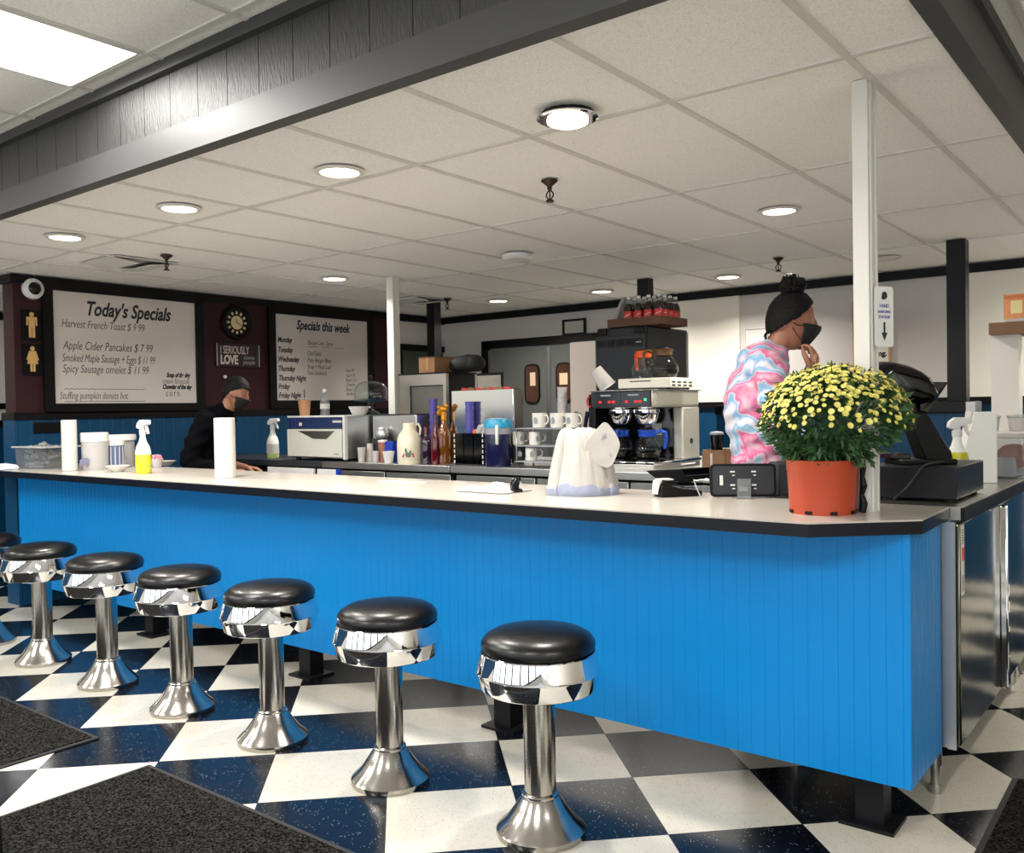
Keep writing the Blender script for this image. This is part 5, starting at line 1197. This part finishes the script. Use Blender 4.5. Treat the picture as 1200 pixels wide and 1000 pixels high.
# ---- twin coffee brewer
Y3 = 4.5
xa, xb5 = onY(694, 540, Y3).x, onY(766, 540, Y3).x; w = (xb5-xa)/2
zT = onY(735, 457, Y3).z-BZ; zP = onY(735, 478, Y3).z-BZ; zB = onY(735, 533, Y3).z-BZ
yend = onX(820, 500, xb5).y; D5 = min(.62, yend-Y3)
t = thing('coffee_brewer', 'twin stainless coffee brewer with black control panel and two glass pots', 'coffee brewer', ((xa+xb5)/2, Y3, BZ))
MB().b2((-w, 0, .0), (w, D5, .045), bev=.004).build('base_tray', M['worn_steel'], t)
MB().b2((-w-.01, -.012, .028), (w+.012, D5, .046), bev=.004).build('tray_edge', M['chrome'], t)
b = MB(); b.b2((-w, D5*.62, .045), (w, D5, zP), bev=.01); b.build('rear_column', M['satin_steel'], t)
MB().b2((-w+.004, D5*.6, .05), (w-.06, D5*.625, zP-.004)).build('splash_back', M['black_gloss'], t)
MB().b2((-w, .0, zP), (w, D5, zT), bev=.015).build('brew_head', M['satin_steel'], t)
MB().b2((-w-.008, -.01, zT-.008), (w+.012, D5+.005, zT), bev=.004).build('top_rim', M['chrome'], t)
cp_ = MB().b2((-w+.006, -.012, zP+.004), (w-.01, .004, zT-.01), bev=.003).build('control_panel', M['black_gloss'], t)
MB().b2((-.003, -.0135, zP+.004), (.003, -.011, zT-.012)).build('divider', M['dark_grey'], cp_)
b = MB(); [b.b2((x_-.035, -.0135, zT-.035), (x_+.035, -.0118, zT-.026)) for x_ in (-w*.48, w*.42)]; b.build('print', M['grey_label'], cp_)
b = MB(); [b.box((x_, -.0125, zP+.035), (.016, .004, .012)) for x_ in (-w*.66, -w*.36, -w*.22, w*.2, w*.5, w*.64)]; b.build('red_switch', M['red_led'], cp_)
b = MB(); b.box((w*.8, -.0125, zP+.045), (.012, .004, .012)); b.build('ready_light', M['green_led'], cp_)
def carafe(x, y, z, lab, collar, lev, par=None, rz=0., sc=1., handle_m=None):
    t = thing('coffee_carafe', lab, 'coffee pot', (x, y, z), rz, 'glass coffee pots')
    k = sc; MB().lathe([(0, .002), (.062*k, .002), (.07*k, .01), (.082*k, .05), (.078*k, .075), (.058*k, .11), (.044*k, .135)], n=32).build('globe', M['glass'], t)
    if lev: MB().lathe([(0, .004), (.06*k, .004), (.068*k, .011), (.0795*k, .05), (.074*k, min(lev, .085)), (0, min(lev, .085))], n=32).build('coffee', M['coffee'], t)
    MB().lathe([(.046*k, .13), (.05*k, .135), (.05*k, .158), (.056*k, .17), (.05*k, .172), (.044*k, .16)], n=28).build('collar', collar, t)
    b = MB(); b.tube([(.05*k, 0, .15), (.085*k, 0, .165), (.112*k, 0, .155), (.115*k, 0, .11), (.105*k, 0, .06)], [.011, .012, .012, .011, .009], 8); b.build('handle', handle_m or collar, t)
    MB().lathe([(0, .172), (.045*k, .17), (.04*k, .18), (0, .184)], n=24).build('lid', M['black_matte'], t); return t
bx = t.location.x
for sx, lab, rz in ((-.44, 'glass coffee pot with blue collar on the brewer, bag-side warmer', VIEW_RZ-1.9), (.42, 'glass coffee pot with blue handle on the brewer, steel-side warmer', VIEW_RZ-.4)):
    x = sx*w
    f = MB(); f.lathe([(.045, zP-.1), (.06, zP-.085), (.072, zP-.035), (.078, zP-.03), (.078, zP-.012), (.05, zP-.004), (.05, zP)], c=(x, .14, 0), n=30); f.build('filter_basket', M['chrome'], t)
    f = MB(); f.box((x-.0, .055, zP-.03), (.02, .07, .022), bev=.004); f.build('basket_handle', M['black_matte'], t)
    MB().cyl((x, .14, .045), (x, .14, .056), .075).build('warmer_plate', M['black_gloss'], t)
    carafe(bx+x, Y3+.14, BZ+.0565, lab, mat('blue_carafe_plastic', (22, 70, 170), .25) if 'bc' not in M else M['bc'], .055, rz=rz)
MB().b2((w*.05, D5*.585, zP-.17), (w*.35, D5*.598, zP-.1)).build('notice', M['paper'], t)
MB().cyl((w+.0, D5*.8, zP*.42), (w+.004, D5*.8, zP*.42), .017).build('port', M['ink'], t)
b = MB(); b.b2((w-.01, D5*.55, .012), (w+.0125, D5*.85, .02)); b.build('maker_lettering', M['white_plastic'], t)
# black side pieces and red gauge at the brewer's edge
MB().b2((-w-.055, .05, .0), (-w-.004, D5*.9, zT-.02), bev=.006).build('side_housing', M['black_matte'], t)
g = MB(); g.tube([(-w-.03+.022*math.cos(a*.4), .035, zP+.04+.03*math.sin(a*.4)) for a in range(4, 13)], .006, 8); g.build('red_hose_loop', M['red'], t)
# warmer on top with two more pots
zT2 = BZ+zT
t = thing('top_warmer', 'low white warmer slab on top of the coffee brewer', 'warmer', (bx+.05, Y3+.06, zT2)); xw0, xw1 = -w*.52, w+.03
wz = onY(770, 443, Y3+.1).z-zT2
MB().b2((xw0, .0, .008), (xw1, .3, max(.05, wz)), bev=.006).build('housing', mat('cream_enamel', (226, 222, 206), .3), t)
hz_ = max(.05, wz); b = MB()
for k in range(4):
    for j in range(2): b.b2((xw1-.002, .02+k*.07, .018+j*.018), (xw1+.002, .06+k*.07, .026+j*.018))
b.b2((xw0+.08, -.002, hz_-.02), (xw0+.22, .002, hz_-.014)); b.build('vent_slots', M['ink'], t)
b = MB(); [b.cyl((x_, y_, 0), (x_, y_, .008), .012) for x_ in (xw0+.03, xw1-.03) for y_ in (.03, .27)]; b.build('feet', M['rubber'], t)
zW = zT2+hz_
q = onY(778, 445, Y3+.2); carafe(q.x, Y3+.2, zW, 'glass pot half full of black coffee with brown collar on the top warmer', mat('brown_carafe_plastic', (92, 62, 30), .3), .075, rz=VIEW_RZ+2.8, sc=1.05)
q = onY(752, 445, Y3+.24); carafe(q.x, Y3+.27, zW, 'glass pot with an orange collar on the top warmer', M['orange'], 0, rz=VIEW_RZ+1.9, sc=.9)
# tipped white cup at the brewer top, black tilted scoop
q = onY(708, 446, Y3+.1); s = S(q)
t = thing('tipped_cup', 'white foam cup tipped over on the corner of the coffee brewer', 'cup', (q.x-.03, Y3+.11, zT2+.085), VIEW_RZ)
mt = Matrix.Rotation(-.62, 4, 'Y') @ Matrix.Translation((0, 0, -.075))
MB().lathe([(0, .0), (.05, 0), (.052, .005), (.04, .13), (.037, .134), (0, .134)], n=28, mtx=mt).build('cup', M['paper'], t); MB().lathe([(.054, -.002), (.056, .004), (.053, .01)], n=28, mtx=mt).build('rim', M['white_plastic'], t)
q = onY(690, 470, Y3+.2); t = thing('black_tilted_board', 'black board tilted against the end of the coffee brewer', 'board', (xa-.19, Y3+.36, BZ))
MB().box((.02, 0, .235), (.025, .2, .47), rot=(0, .36, 0), bev=.004).build('board', M['black_matte'], t); MB().box((.02, 0, .02), (.1, .18, .03), bev=.004).build('stand', M['black_matte'], t)

# ---- tall black machine, white carton, soda tray
Y4 = 5.28
xa, xb6 = onY(698, 383, Y4).x, onY(757, 383, Y4).x; w = (xb6-xa)/2; zt6 = onY(728, 383, Y4).z-BZ
D6 = onX(806, 391, xb6).y-Y4; D6 = min(.62, D6)
t = thing('ice_machine', 'tall black machine behind the coffee brewer, under the soda tray', 'ice machine', ((xa+xb6)/2, Y4, BZ))
MB().b2((-w, .012, 0), (w, D6, zt6), bev=.012).build('housing', M['dark_grey'] if False else mat('charcoal_plastic', (27, 28, 30), .4, spec=.3, bump=.03, bscale=200), t)
MB().b2((-w+.004, -.004, .0), (w-.004, .014, zt6-.06), bev=.004).build('front_door', mat('blue_black_plastic', (15, 18, 23), .3, spec=.3), t)
MB().b2((-w+.004, -.006, zt6-.14), (w-.02, .0, zt6-.085), bev=.002).build('button_panel', M['black_gloss'], t)
b = MB(); [b.b2((-w+.02+k*.075, -.008, zt6-.13), (-w+.075+k*.075, -.005, zt6-.098)) for k in range(4)]; b.build('button', M['black_matte'], t)
for x_ in (-w*.75, w*.72): MB().b2((x_-.035, -.004, zt6-.05), (x_+.035, .013, zt6-.012), bev=.004).build('latch', M['black_gloss'], t)
MB().b2((w-.075, -.009, zt6-.115), (w-.035, -.0055, zt6-.108)).build('display_mark', M['grey_label'], t)
MB().b2((w-.002, D6-.03, 0), (w+.003, D6, zt6-.02)).build('steel_edge', M['worn_steel'], t)
zt6w = BZ+zt6
q0, q1 = onY(666, 402, Y4+.05), onY(697.5, 402, Y4+.05); t = thing('white_carton', 'tall plain pale carton standing beside the black machine, before the swing doors', 'carton', ((q0.x+q1.x)/2, Y4+.12, BZ)); ww = (q1.x-q0.x)/2-.004
MB().b2((-ww, -.06, 0), (ww, .06, q0.z-BZ), bev=.003).build('carton', mat('pale_pinkish_board', (234, 220, 208), .6), t); MB().b2((-ww*.9, -.055, q0.z-BZ), (ww*.9, .055, q0.z-BZ+.004)).build('flap', M['paper'], t)
# soda tray
q0, q1 = onY(714, 380, Y4+.02), onY(766, 380, Y4+.02); tw = (q1.x-q0.x)
trx0, trx1 = q0.x, q0.x+.42; try0 = Y4+.0; try1 = Y4+.36
t = thing('bottle_tray', 'brown cardboard tray holding soda bottles on top of the black machine', 'tray', ((trx0+trx1)/2, (try0+try1)/2, zt6w)); w, d = (trx1-trx0)/2, (try1-try0)/2
b = MB(); b.b2((-w, -d, 0), (w, d, .005)); [b.b2((sx*w-.003, -d, 0), (sx*w+.003, d, .055)) for sx in (-1, 1)]; [b.b2((-w, sy*d-.003, 0), (w, sy*d+.003, .055)) for sy in (-1, 1)]; b.build('tray', M['card_dark'], t)
vs = []; n = 10
for j in range(5):
    for i in range(n+1): vs.append((-w+.004+.1*j/4+.006*math.sin(i*1.9), -d+.02+(2*d-.04)*i/n, .006+.2*j/4+.008*math.sin(i*2.3+j)))
b = MB(); b._new(vs, [(j*(n+1)+i, j*(n+1)+i+1, (j+1)*(n+1)+i+1, (j+1)*(n+1)+i) for j in range(4) for i in range(n)], None, True); k = b.build('torn_wrap', M['plastic_frost'], t); md = k.modifiers.new('thick', 'SOLIDIFY'); md.thickness = .0015
first = None; row_names = ('front', 'second', 'third'); col_names = ('first', 'second', 'third', 'fourth')
for r_ in range(4):
    for c_ in range(4):
        loc = (trx0+.135+c_*.078, try0+.055+r_*.078, zt6w+.0055); lab = 'small dark soda bottle with red label in the cardboard tray on the black machine'
        if first is None:
            first = thing('soda_bottle', lab, 'bottle', loc, 0, 'soda bottles in the tray')
            MB().lathe([(0, 0), (.028, 0), (.032, .006), (.03, .03), (.033, .06), (.033, .1), (.03, .125), (.02, .15)], n=20).build('bottle', M['soda'], first)
            MB().lathe([(.02, .15), (.0135, .172), (.0125, .185)], n=18).build('neck', M['plastic_clear'], first)
            MB().lathe([(.0335, .045), (.0338, .048), (.0338, .095), (.0335, .098)], n=20).build('label', M['red'], first)
            MB().lathe([(.0145, .183), (.0145, .198), (.012, .2), (0, .2)], n=16).build('cap', M['white_plastic'], first)
            b = MB(); b.tube([(.034*math.cos(a*.25-2.2), .034*math.sin(a*.25-2.2), .06+.02*a/6) for a in range(7)], .003, 5); b.build('label_wave', M['paper'], first)
        else: dup(first, loc, lab)

# ---- to the brewer's side: brown caddy with dark cup, mug
q0, q1 = onY(824, 540, 4.5), onY(850, 540, 4.5); s = S(q0); w = (q1.x-q0.x)/2
t = thing('brown_caddy', 'brown wooden caddy beside the coffee brewer', 'caddy', ((q0.x+q1.x)/2, 4.58, BZ)); b = MB(); b.b2((-w, -.08, 0), (w, .08, .012)); [b.b2((sx*w-.006, -.08, .01), (sx*w+.006, .08, 26*s)) for sx in (-1, 1)]; [b.b2((-w, sy*.08-.006, .01), (w, sy*.08+.006, 26*s)) for sy in (-1, 1)]; b.build('box', M['wood'], t)
b = MB(); b.b2((-w*.3, -.088, .0), (-w*.1, -.086, 22*s)); b.build('pale_stripe', M['worn_steel'], t)
q = onY(840, 520, 4.58); cup('black_tumbler', 'black cup with a pale rim standing in the brown caddy', 'cup', (q.x, 4.58, BZ+.0125), 6*s, 7.5*s, 42*s, M['black_gloss'], lid=M['grey_label'])
q = onY(853, 535, 4.7); cup('coffee_mug', 'cream mug with its handle out beside the brown caddy', 'mug', (q.x-.02, 4.72, BZ), .04, .042, 26*s, M['cream'], handle=True, rz=VIEW_RZ)
q = onY(860, 542, 4.5); t = thing('bread_board', 'tan wooden board beside the brown caddy, behind the bun-haired person', 'board', (q.x+.05, 4.55, BZ)); MB().b2((-.1, -.09, 0), (.1, .12, .03), bev=.004).build('board', mat('tan_board', (186, 152, 104), .5, noise=.1, nscale=8), t); MB().b2((-.1, -.1, .01), (.1, -.09, .022)).build('dark_edge', M['card_dark'], t)
# ================================================================== people
def skin_mesh(chains, sub=2):
    """rounded tapering limbs along joint chains, later fused into one surface; radius r or (across, front-to-back)"""
    b = MB(); N = 20
    for ch in chains:
        P = [Vector(p) for p, r in ch]; R = [(r if isinstance(r, tuple) else (r, r)) for p, r in ch]
        pts, rad = [], []
        for i in range(len(P)-1):
            p0, p1, p2, p3 = P[max(0, i-1)], P[i], P[i+1], P[min(len(P)-1, i+2)]
            st = 5
            for k in range(st):
                u = k/st; f = .5
                m1, m2 = (p2-p0)*f*.6, (p3-p1)*f*.6
                q = p1*(2*u**3-3*u*u+1)+m1*(u**3-2*u*u+u)+p2*(-2*u**3+3*u*u)+m2*(u**3-u*u)
                w = u*u*(3-2*u); pts.append(q); rad.append((R[i][0]*(1-w)+R[i+1][0]*w, R[i][1]*(1-w)+R[i+1][1]*w))
        pts.append(P[-1]); rad.append(R[-1])
        t0 = (pts[1]-pts[0]).normalized(); t1 = (pts[-1]-pts[-2]).normalized()
        lead, tail = [], []
        for k in range(1, 5):
            a = k/4*PI/2*.98; m0, m1 = min(rad[0]), min(rad[-1])
            lead.insert(0, (pts[0]-t0*m0*math.sin(a), tuple(r*math.cos(a) for r in rad[0]))); tail.append((pts[-1]+t1*m1*math.sin(a), tuple(r*math.cos(a) for r in rad[-1])))
        pts = [p for p, r in lead]+pts+[p for p, r in tail]; rad = [r for p, r in lead]+rad+[r for p, r in tail]
        vs = []; n = len(pts)
        for i in range(n):
            t = (pts[min(i+1, n-1)]-pts[max(i-1, 0)]).normalized(); sd = Vector((0, 1, 0)); sd = sd-t*sd.dot(t)
            if sd.length < .15: sd = Vector((1, 0, 0))-t*t.x
            sd.normalize(); fw = sd.cross(t)
            for k in range(N):
                a = 2*PI*k/N; vs.append(pts[i]+sd*(rad[i][0]*math.cos(a))+fw*(rad[i][1]*math.sin(a)))
        fs = [(i*N+k, i*N+(k+1) % N, (i+1)*N+(k+1) % N, (i+1)*N+k) for i in range(n-1) for k in range(N)]
        fs += [tuple(reversed(range(N))), tuple((n-1)*N+k for k in range(N))]
        b._new(vs, fs, None, True)
    bmesh.ops.recalc_face_normals(b.bm, faces=b.bm.faces)
    me = bpy.data.meshes.new('limbs'); b.bm.to_mesh(me); b.bm.free(); return me
def head_mesh(c, h, pitch=0., yaw=0., w=.66):
    """a head looking along +x; c its centre, h its height"""
    bm = bmesh.new(); bmesh.ops.create_uvsphere(bm, u_segments=48, v_segments=36, radius=1)
    def g(v, p, s): return math.exp(-((v-Vector(p)).length/s)**2)
    for v in bm.verts:
        p = v.co.copy(); x, y, z = p
        q = Vector((x*.40, y*.315, z*.5))
        if z < 0: q.y *= 1+.22*z; q.x *= 1+.1*z; q.x += .05*-z
        if x < 0 and z < -.35: q.x *= .78
        if x > .3: q.x -= .035*(x-.3)
        if x > 0:
            q.x += .075*g(p, (.98, 0, -.12), .17)+.04*g(p, (.97, 0, .06), .13)          # nose
            q.x += .02*g(p, (.95, 0, -.46), .12)+.02*g(p, (.93, 0, -.38), .1)-.012*g(p, (.93, 0, -.42), .05)   # lips
            q.x += .03*g(p, (.75, 0, -.75), .22)                                      # chin
            for s in (-1, 1):
                q.x -= .035*g(p, (.9, s*.36, .08), .17); q.x += .02*g(p, (.9, s*.36, .22), .14); q.x += .012*g(p, (.93, s*.35, .08), .08)
                q += Vector((.01, s*.012, 0))*g(p, (.7, s*.62, -.2), .25)
        for s in (-1, 1):
            e = g(p, (-.05, s*.99, -.02), .17); q.y += s*.055*e; q.x -= .02*e
        v.co = q*h
    R = Matrix.Translation(c) @ Matrix.Rotation(yaw, 4, 'Z') @ Matrix.Rotation(pitch, 4, 'Y')
    bm.transform(R); me = bpy.data.meshes.new('head'); bm.to_mesh(me); bm.free(); return me, R
def hand(wrist, d, up, L=.18, curl=.5, mir=1):
    """palm and five fingers as skin chains; d points along the hand, up is the back of the hand"""
    d = Vector(d).normalized(); up = (Vector(up)-d*Vector(up).dot(d)).normalized(); sd = d.cross(up)*mir; W = Vector(wrist)
    chains = []; pc = W+d*L*.26
    chains.append([(W[:], (.026, .02)), (pc[:], (.037, .016)), ((W+d*L*.46)[:], (.038, .014))])
    for k, (o, l) in enumerate(((-.030, .43), (-.010, .49), (.011, .46), (.030, .37))):
        b = W+d*L*.46+sd*o; pts = [(W+d*L*.36+sd*o*.8, .0105), (b, .0100)]; a = 0; q = b.copy()
        for j, f in enumerate((.45, .32, .23)):
            a += curl*(.5, .9, .8)[j]; q = q+(d*math.cos(a)-up*math.sin(a))*(L*l*f); pts.append((q.copy(), (.0092, .0085, .0072)[j]))
        chains.append([(p[:], r) for p, r in pts])
    q0 = W+d*L*.12+sd*-.02; q1 = W+d*L*.3+sd*-.05-up*.012; q2 = q1+(d*.8-sd*.3-up*.4).normalized()*L*.17; q3 = q2+(d*.95-up*.35).normalized()*L*.13
    chains.append([(q0[:], .014), (q1[:], .0125), (q2[:], .0105), (q3[:], .008)])
    return chains
def merge(name, meshes, m, parent, voxel=.006, smooth=3):
    bm = bmesh.new()
    for me in meshes: bm.from_mesh(me)
    me = bpy.data.meshes.new(name); bm.to_mesh(me); bm.free()
    o = bpy.data.objects.new(name, me); COL.objects.link(o)
    md = o.modifiers.new('r', 'REMESH'); md.mode = 'VOXEL'; md.voxel_size = voxel; md.use_smooth_shade = True
    if smooth: sm = o.modifiers.new('s', 'SMOOTH'); sm.iterations = smooth; sm.factor = .5
    bpy.context.view_layer.update()
    out = bpy.data.meshes.new_from_object(o.evaluated_get(bpy.context.evaluated_depsgraph_get())); bpy.data.objects.remove(o)
    out.materials.clear(); out.materials.append(m)
    for p in out.polygons: p.use_smooth = True
    out.name = name; return mesh_obj(name, out, parent)
def person(name, label, loc, rz, J, skin, top, bottom, head_h, hpitch, hyaw, sleeve_to, hands, hair_fn, top_name, longsleeve):
    t = thing(name, label, 'person', loc, rz)
    body = []
    trunk = [(J['pelvis'], (.15, .11)), (J['waist'], (.13, .1)), (J['chest'], (.155, .115)), (J['upper'], (.14, .1)), (J['neck'], (.055, .055)), (J['neck2'], (.052, .055)), (J['skull'], .06)]
    ch = [trunk]
    for s in ('r', 'l'):
        ch.append([(J['upper'], (.14, .1)), (J['sh_'+s], .056), (J['el_'+s], .041), (J['mid_'+s], .036), (J['wr_'+s], .026)])
        ch.append([(J['pelvis'], (.15, .11)), (J['hip_'+s], .088), (J['knee_'+s], .06), (J['calf_'+s], .055), (J['ank_'+s], .038), (J['heel_'+s], .036), (J['toe_'+s], .03)])
    body.append(skin_mesh(ch))
    hm, R = head_mesh(J['head'], head_h, hpitch, hyaw); body.append(hm)
    for s in ('r', 'l'):
        d, up, curl, mir = hands[s]; body.append(skin_mesh(hand(J['wr_'+s], d, up, .185, curl, mir), 2))
    merge('body', body, skin, t, .0055, 2)
    # clothes follow the body a little outside it
    g = .016
    tr = [(J['hem'], (.168, .128)), (J['waist'], (.15+g, .118+g)), (J['chest'], (.155+g+.006, .115+g+.006)), (J['upper'], (.14+g, .1+g)), (J['collar'], (.078, .078))]
    cc = [tr]
    for s in ('r', 'l'):
        arm = [(J['upper'], (.14+g, .1+g)), (J['sh_'+s], .078), (J['el_'+s], .066)]
        if longsleeve[s] > 0: arm += [(J['mid_'+s], .056)]
        if longsleeve[s] > 1: arm += [(tuple(Vector(J['wr_'+s])*.85+Vector(J['mid_'+s])*.15), .045)]
        cc.append(arm)
    o = merge(top_name, [skin_mesh(cc)], top, t, .009, 6)
    for v in o.data.vertices:      # soft folds
        p = v.co; f = .006*math.sin(p.z*46+p.x*14+3*math.sin(p.y*9))*math.sin(p.y*21+p.z*11)+.004*math.sin(p.z*80-p.x*40)
        v.co = p+v.normal*f
    pc = [[(J['pelvis'], (.162, .122)), (J['belly'], (.15, .116))]]
    for s in ('r', 'l'): pc.append([(J['pelvis'], (.162, .122)), (J['hip_'+s], .104), (J['knee_'+s], .08), (J['calf_'+s], .074), (J['ank_'+s], .066)])
    merge('trousers', [skin_mesh(pc)], bottom, t, .01, 5)
    for s in ('r', 'l'):
        b = MB(); a, c = Vector(J['heel_'+s]), Vector(J['toe_'+s])
        b.ball(((a+c)/2+Vector((.01, 0, .012)))[:], 1, 18, (.145, .052, .052)); k = b.build('shoe', M['rubber'], t)
        for v in k.data.vertices: v.co.z = max(v.co.z, .0)
    hair_fn(t, R, head_h); return t
def mask_on(t, R, h):
    # ear-loop mask over nose and mouth
    bm = bmesh.new(); bmesh.ops.create_uvsphere(bm, u_segments=96, v_segments=72, radius=1); kill = []
    for v in bm.verts:
        x, y, z = v.co
        if x < .25 or z > -.05 or z < -.93: kill.append(v)
        q = Vector((x*.445+.012+.05*math.exp(-(y/.2)**2-((z+.2)/.25)**2), y*.335, z*.5))
        if z < 0: q.y *= 1+.2*z; q.x *= 1+.08*z; q.x += .05*-z
        v.co = q*h
    bmesh.ops.delete(bm, geom=kill, context='VERTS'); bm.transform(R)
    for f in bm.faces: f.smooth = True
    me = bpy.data.meshes.new('face_mask'); bm.to_mesh(me); bm.free(); me.materials.append(M['mask']); k = mesh_obj('face_mask', me, t)
    for sy in (-1, 1):
        for z0 in (-.09, -.34):
            b = MB(); b.tube([(R @ Vector(p))[:] for p in ((.125*h, sy*.322*h, z0*h), (.03*h, sy*.345*h, (z0*.6-.04)*h), (-.05*h, sy*.335*h, (-.02+z0*.35)*h))], .0022, 6); b.build('ear_loop', M['mask'], k)
    md = k.modifiers.new('t', 'SOLIDIFY'); md.thickness = .004; md.offset = 1
def V(*a): return tuple(a)
# ---- the person in tie-dye
HW = .255
pw_ = CAM + ray(893, 470)*4.02; pw_.z = 0
def hair_w(t, R, h):
    bm = bmesh.new(); bmesh.ops.create_uvsphere(bm, u_segments=96, v_segments=72, radius=1)
    kill = []
    for v in bm.verts:
        x, y, z = v.co; q = Vector((x*.425-.012, y*.352, z*.525+.012))
        if z < 0: q.y *= 1+.15*z
        line = -.05+.95*max(0, x)**1.2+(.0 if x > -.1 else -.55*min(1, -x))
        if z < line-.0: kill.append(v)
        n = .012*math.sin(x*20+y*6)*math.sin(z*17+y*5); v.co = (q*(1+n))*h
    bmesh.ops.delete(bm, geom=kill, context='VERTS'); bm.transform(R)
    for f in bm.faces: f.smooth = True
    me = bpy.data.meshes.new('hair'); bm.to_mesh(me); bm.free(); me.materials.append(M['hair']); o = mesh_obj('hair', me, t)
    md = o.modifiers.new('t', 'SOLIDIFY'); md.thickness = .012; md.offset = -.2
    b = MB(); bun = MB()
    c = R @ Vector((-.06*h, 0, .62*h))
    for i in range(60):
        u, v2 = random.uniform(0, 6.28), random.uniform(-1, 1); q = math.sqrt(1-v2*v2)
        bun.ball((c.x+.044*q*math.cos(u), c.y+.044*q*math.sin(u), c.z+.04*v2), random.uniform(.014, .022), 8)
    bun.ball(c[:], .05, 18, (1.05, 1, .95)); bun.build('hair_bun', M['hair'], o)
    for i in range(14):
        y = random.uniform(-.25, .25)*h; p0 = R @ Vector((-.39*h, y*.7, -.2*h)); p1 = p0+Vector((random.uniform(-.02, .0), random.uniform(-.01, .01), random.uniform(-.05, -.03)))
        b.tube([p0[:], ((p0+p1)/2+Vector((-.004, 0, 0)))[:], p1[:]], .0016, 5)
    b.build('loose_strands', M['hair'], o)
    mask_on(t, R, h)
Jw = dict(pelvis=V(0, 0, 1.03), hem=V(-.005, 0, 1.14), waist=V(-.01, 0, 1.22), belly=V(0, 0, 1.15), chest=V(-.035, 0, 1.4), upper=V(-.01, 0, 1.53), collar=V(.045, 0, 1.615), neck=V(.05, 0, 1.63), neck2=V(.085, 0, 1.68), skull=V(.115, 0, 1.75), head=V(.135, 0, 1.765),
          sh_r=V(.0, -.185, 1.545), el_r=V(.06, -.25, 1.235), mid_r=V(.125, -.19, 1.38), wr_r=V(.195, -.105, 1.52), sh_l=V(.0, .185, 1.545), el_l=V(-.0, .25, 1.245), mid_l=V(.12, .22, 1.2), wr_l=V(.235, .16, 1.17),
          hip_r=V(0, -.09, .98), knee_r=V(.02, -.1, .53), calf_r=V(-.005, -.1, .36), ank_r=V(-.03, -.1, .09), heel_r=V(-.03, -.1, .04), toe_r=V(.14, -.11, .03), hip_l=V(0, .09, .98), knee_l=V(.02, .1, .53), calf_l=V(-.005, .1, .36), ank_l=V(-.03, .1, .09), heel_l=V(-.03, .1, .04), toe_l=V(.14, .11, .03))
person('person', 'person in a pink and blue tie-dye shirt with a dark hair bun behind the flowers', pw_, VIEW_RZ-.1, Jw, M['skin_w'], M['tie_dye'], M['denim'], HW, .12, 0., None,
       dict(r=((.25, .35, 1), (.8, -.6, 0), .75, 1), l=((1, -.2, -.2), (0, .2, 1), .5, -1)), hair_w, 'tie_dye_shirt', dict(r=2, l=2))
# ---- the short-haired person
pm_ = CAM + ray(254, 500)*6.7; pm_.z = 0
def hair_m(t, R, h):
    bm = bmesh.new(); bmesh.ops.create_uvsphere(bm, u_segments=96, v_segments=72, radius=1); kill = []
    for v in bm.verts:
        x, y, z = v.co; q = Vector((x*.418-.008, y*.335, z*.52+.01))
        line = .45 if x > .6 else (.12+.33*x/.6 if x > 0 else .12+max(-.5, x)*1.1)
        if z < line: kill.append(v)
        v.co = q*h
    bmesh.ops.delete(bm, geom=kill, context='VERTS'); bm.transform(R)
    for f in bm.faces: f.smooth = True
    me = bpy.data.meshes.new('hair'); bm.to_mesh(me); bm.free(); me.materials.append(M['hair']); o = mesh_obj('hair', me, t); md = o.modifiers.new('t', 'SOLIDIFY'); md.thickness = .01; md.offset = -.2; mask_on(t, R, h)
Jm = dict(pelvis=V(-.1, 0, .95), hem=V(-.1, 0, .97), waist=V(-.09, 0, 1.08), belly=V(-.09, 0, 1.03), chest=V(-.07, 0, 1.22), upper=V(-.01, 0, 1.34), collar=V(.05, 0, 1.41), neck=V(.06, 0, 1.42), neck2=V(.1, 0, 1.46), skull=V(.13, 0, 1.52), head=V(.15, 0, 1.545),
          sh_r=V(-.01, -.19, 1.34), el_r=V(-.12, -.24, 1.06), mid_r=V(.02, -.22, 1.0), wr_r=V(.15, -.17, .98), sh_l=V(-.01, .19, 1.34), el_l=V(-.1, .24, 1.06), mid_l=V(.03, .21, 1.0), wr_l=V(.16, .15, .98),
          hip_r=V(-.1, -.09, .9), knee_r=V(-.02, -.1, .5), calf_r=V(-.05, -.1, .34), ank_r=V(-.08, -.1, .09), heel_r=V(-.08, -.1, .04), toe_r=V(.08, -.11, .03), hip_l=V(-.1, .09, .9), knee_l=V(-.02, .1, .5), calf_l=V(-.05, .1, .34), ank_l=V(-.08, .1, .09), heel_l=V(-.08, .1, .04), toe_l=V(.08, .11, .03))
person('person', 'person with short dark hair in a black top, head bowed before the maroon wall', pm_, VIEW_RZ-.05, Jm, M['skin_m'], M['dark_cloth'], M['denim'], .245, .35, 0., None,
       dict(r=((1, .1, -.1), (0, -.2, 1), .6, 1), l=((1, -.1, -.1), (0, .2, 1), .6, -1)), hair_m, 'black_top', dict(r=1, l=1))

# ================================================================== daylight
wld = bpy.data.worlds.new('daylight'); scene.world = wld; wld.use_nodes = True
bg = wld.node_tree.nodes['Background']; bg.inputs[0].default_value = (.86, .93, 1.0, 1); bg.inputs[1].default_value = 2.0
scene.cycles.max_bounces = 8; scene.cycles.diffuse_bounces = 4; scene.cycles.glossy_bounces = 5; scene.cycles.transparent_max_bounces = 12
scene.cycles.sample_clamp_indirect = 6
scene.view_settings.exposure = .46
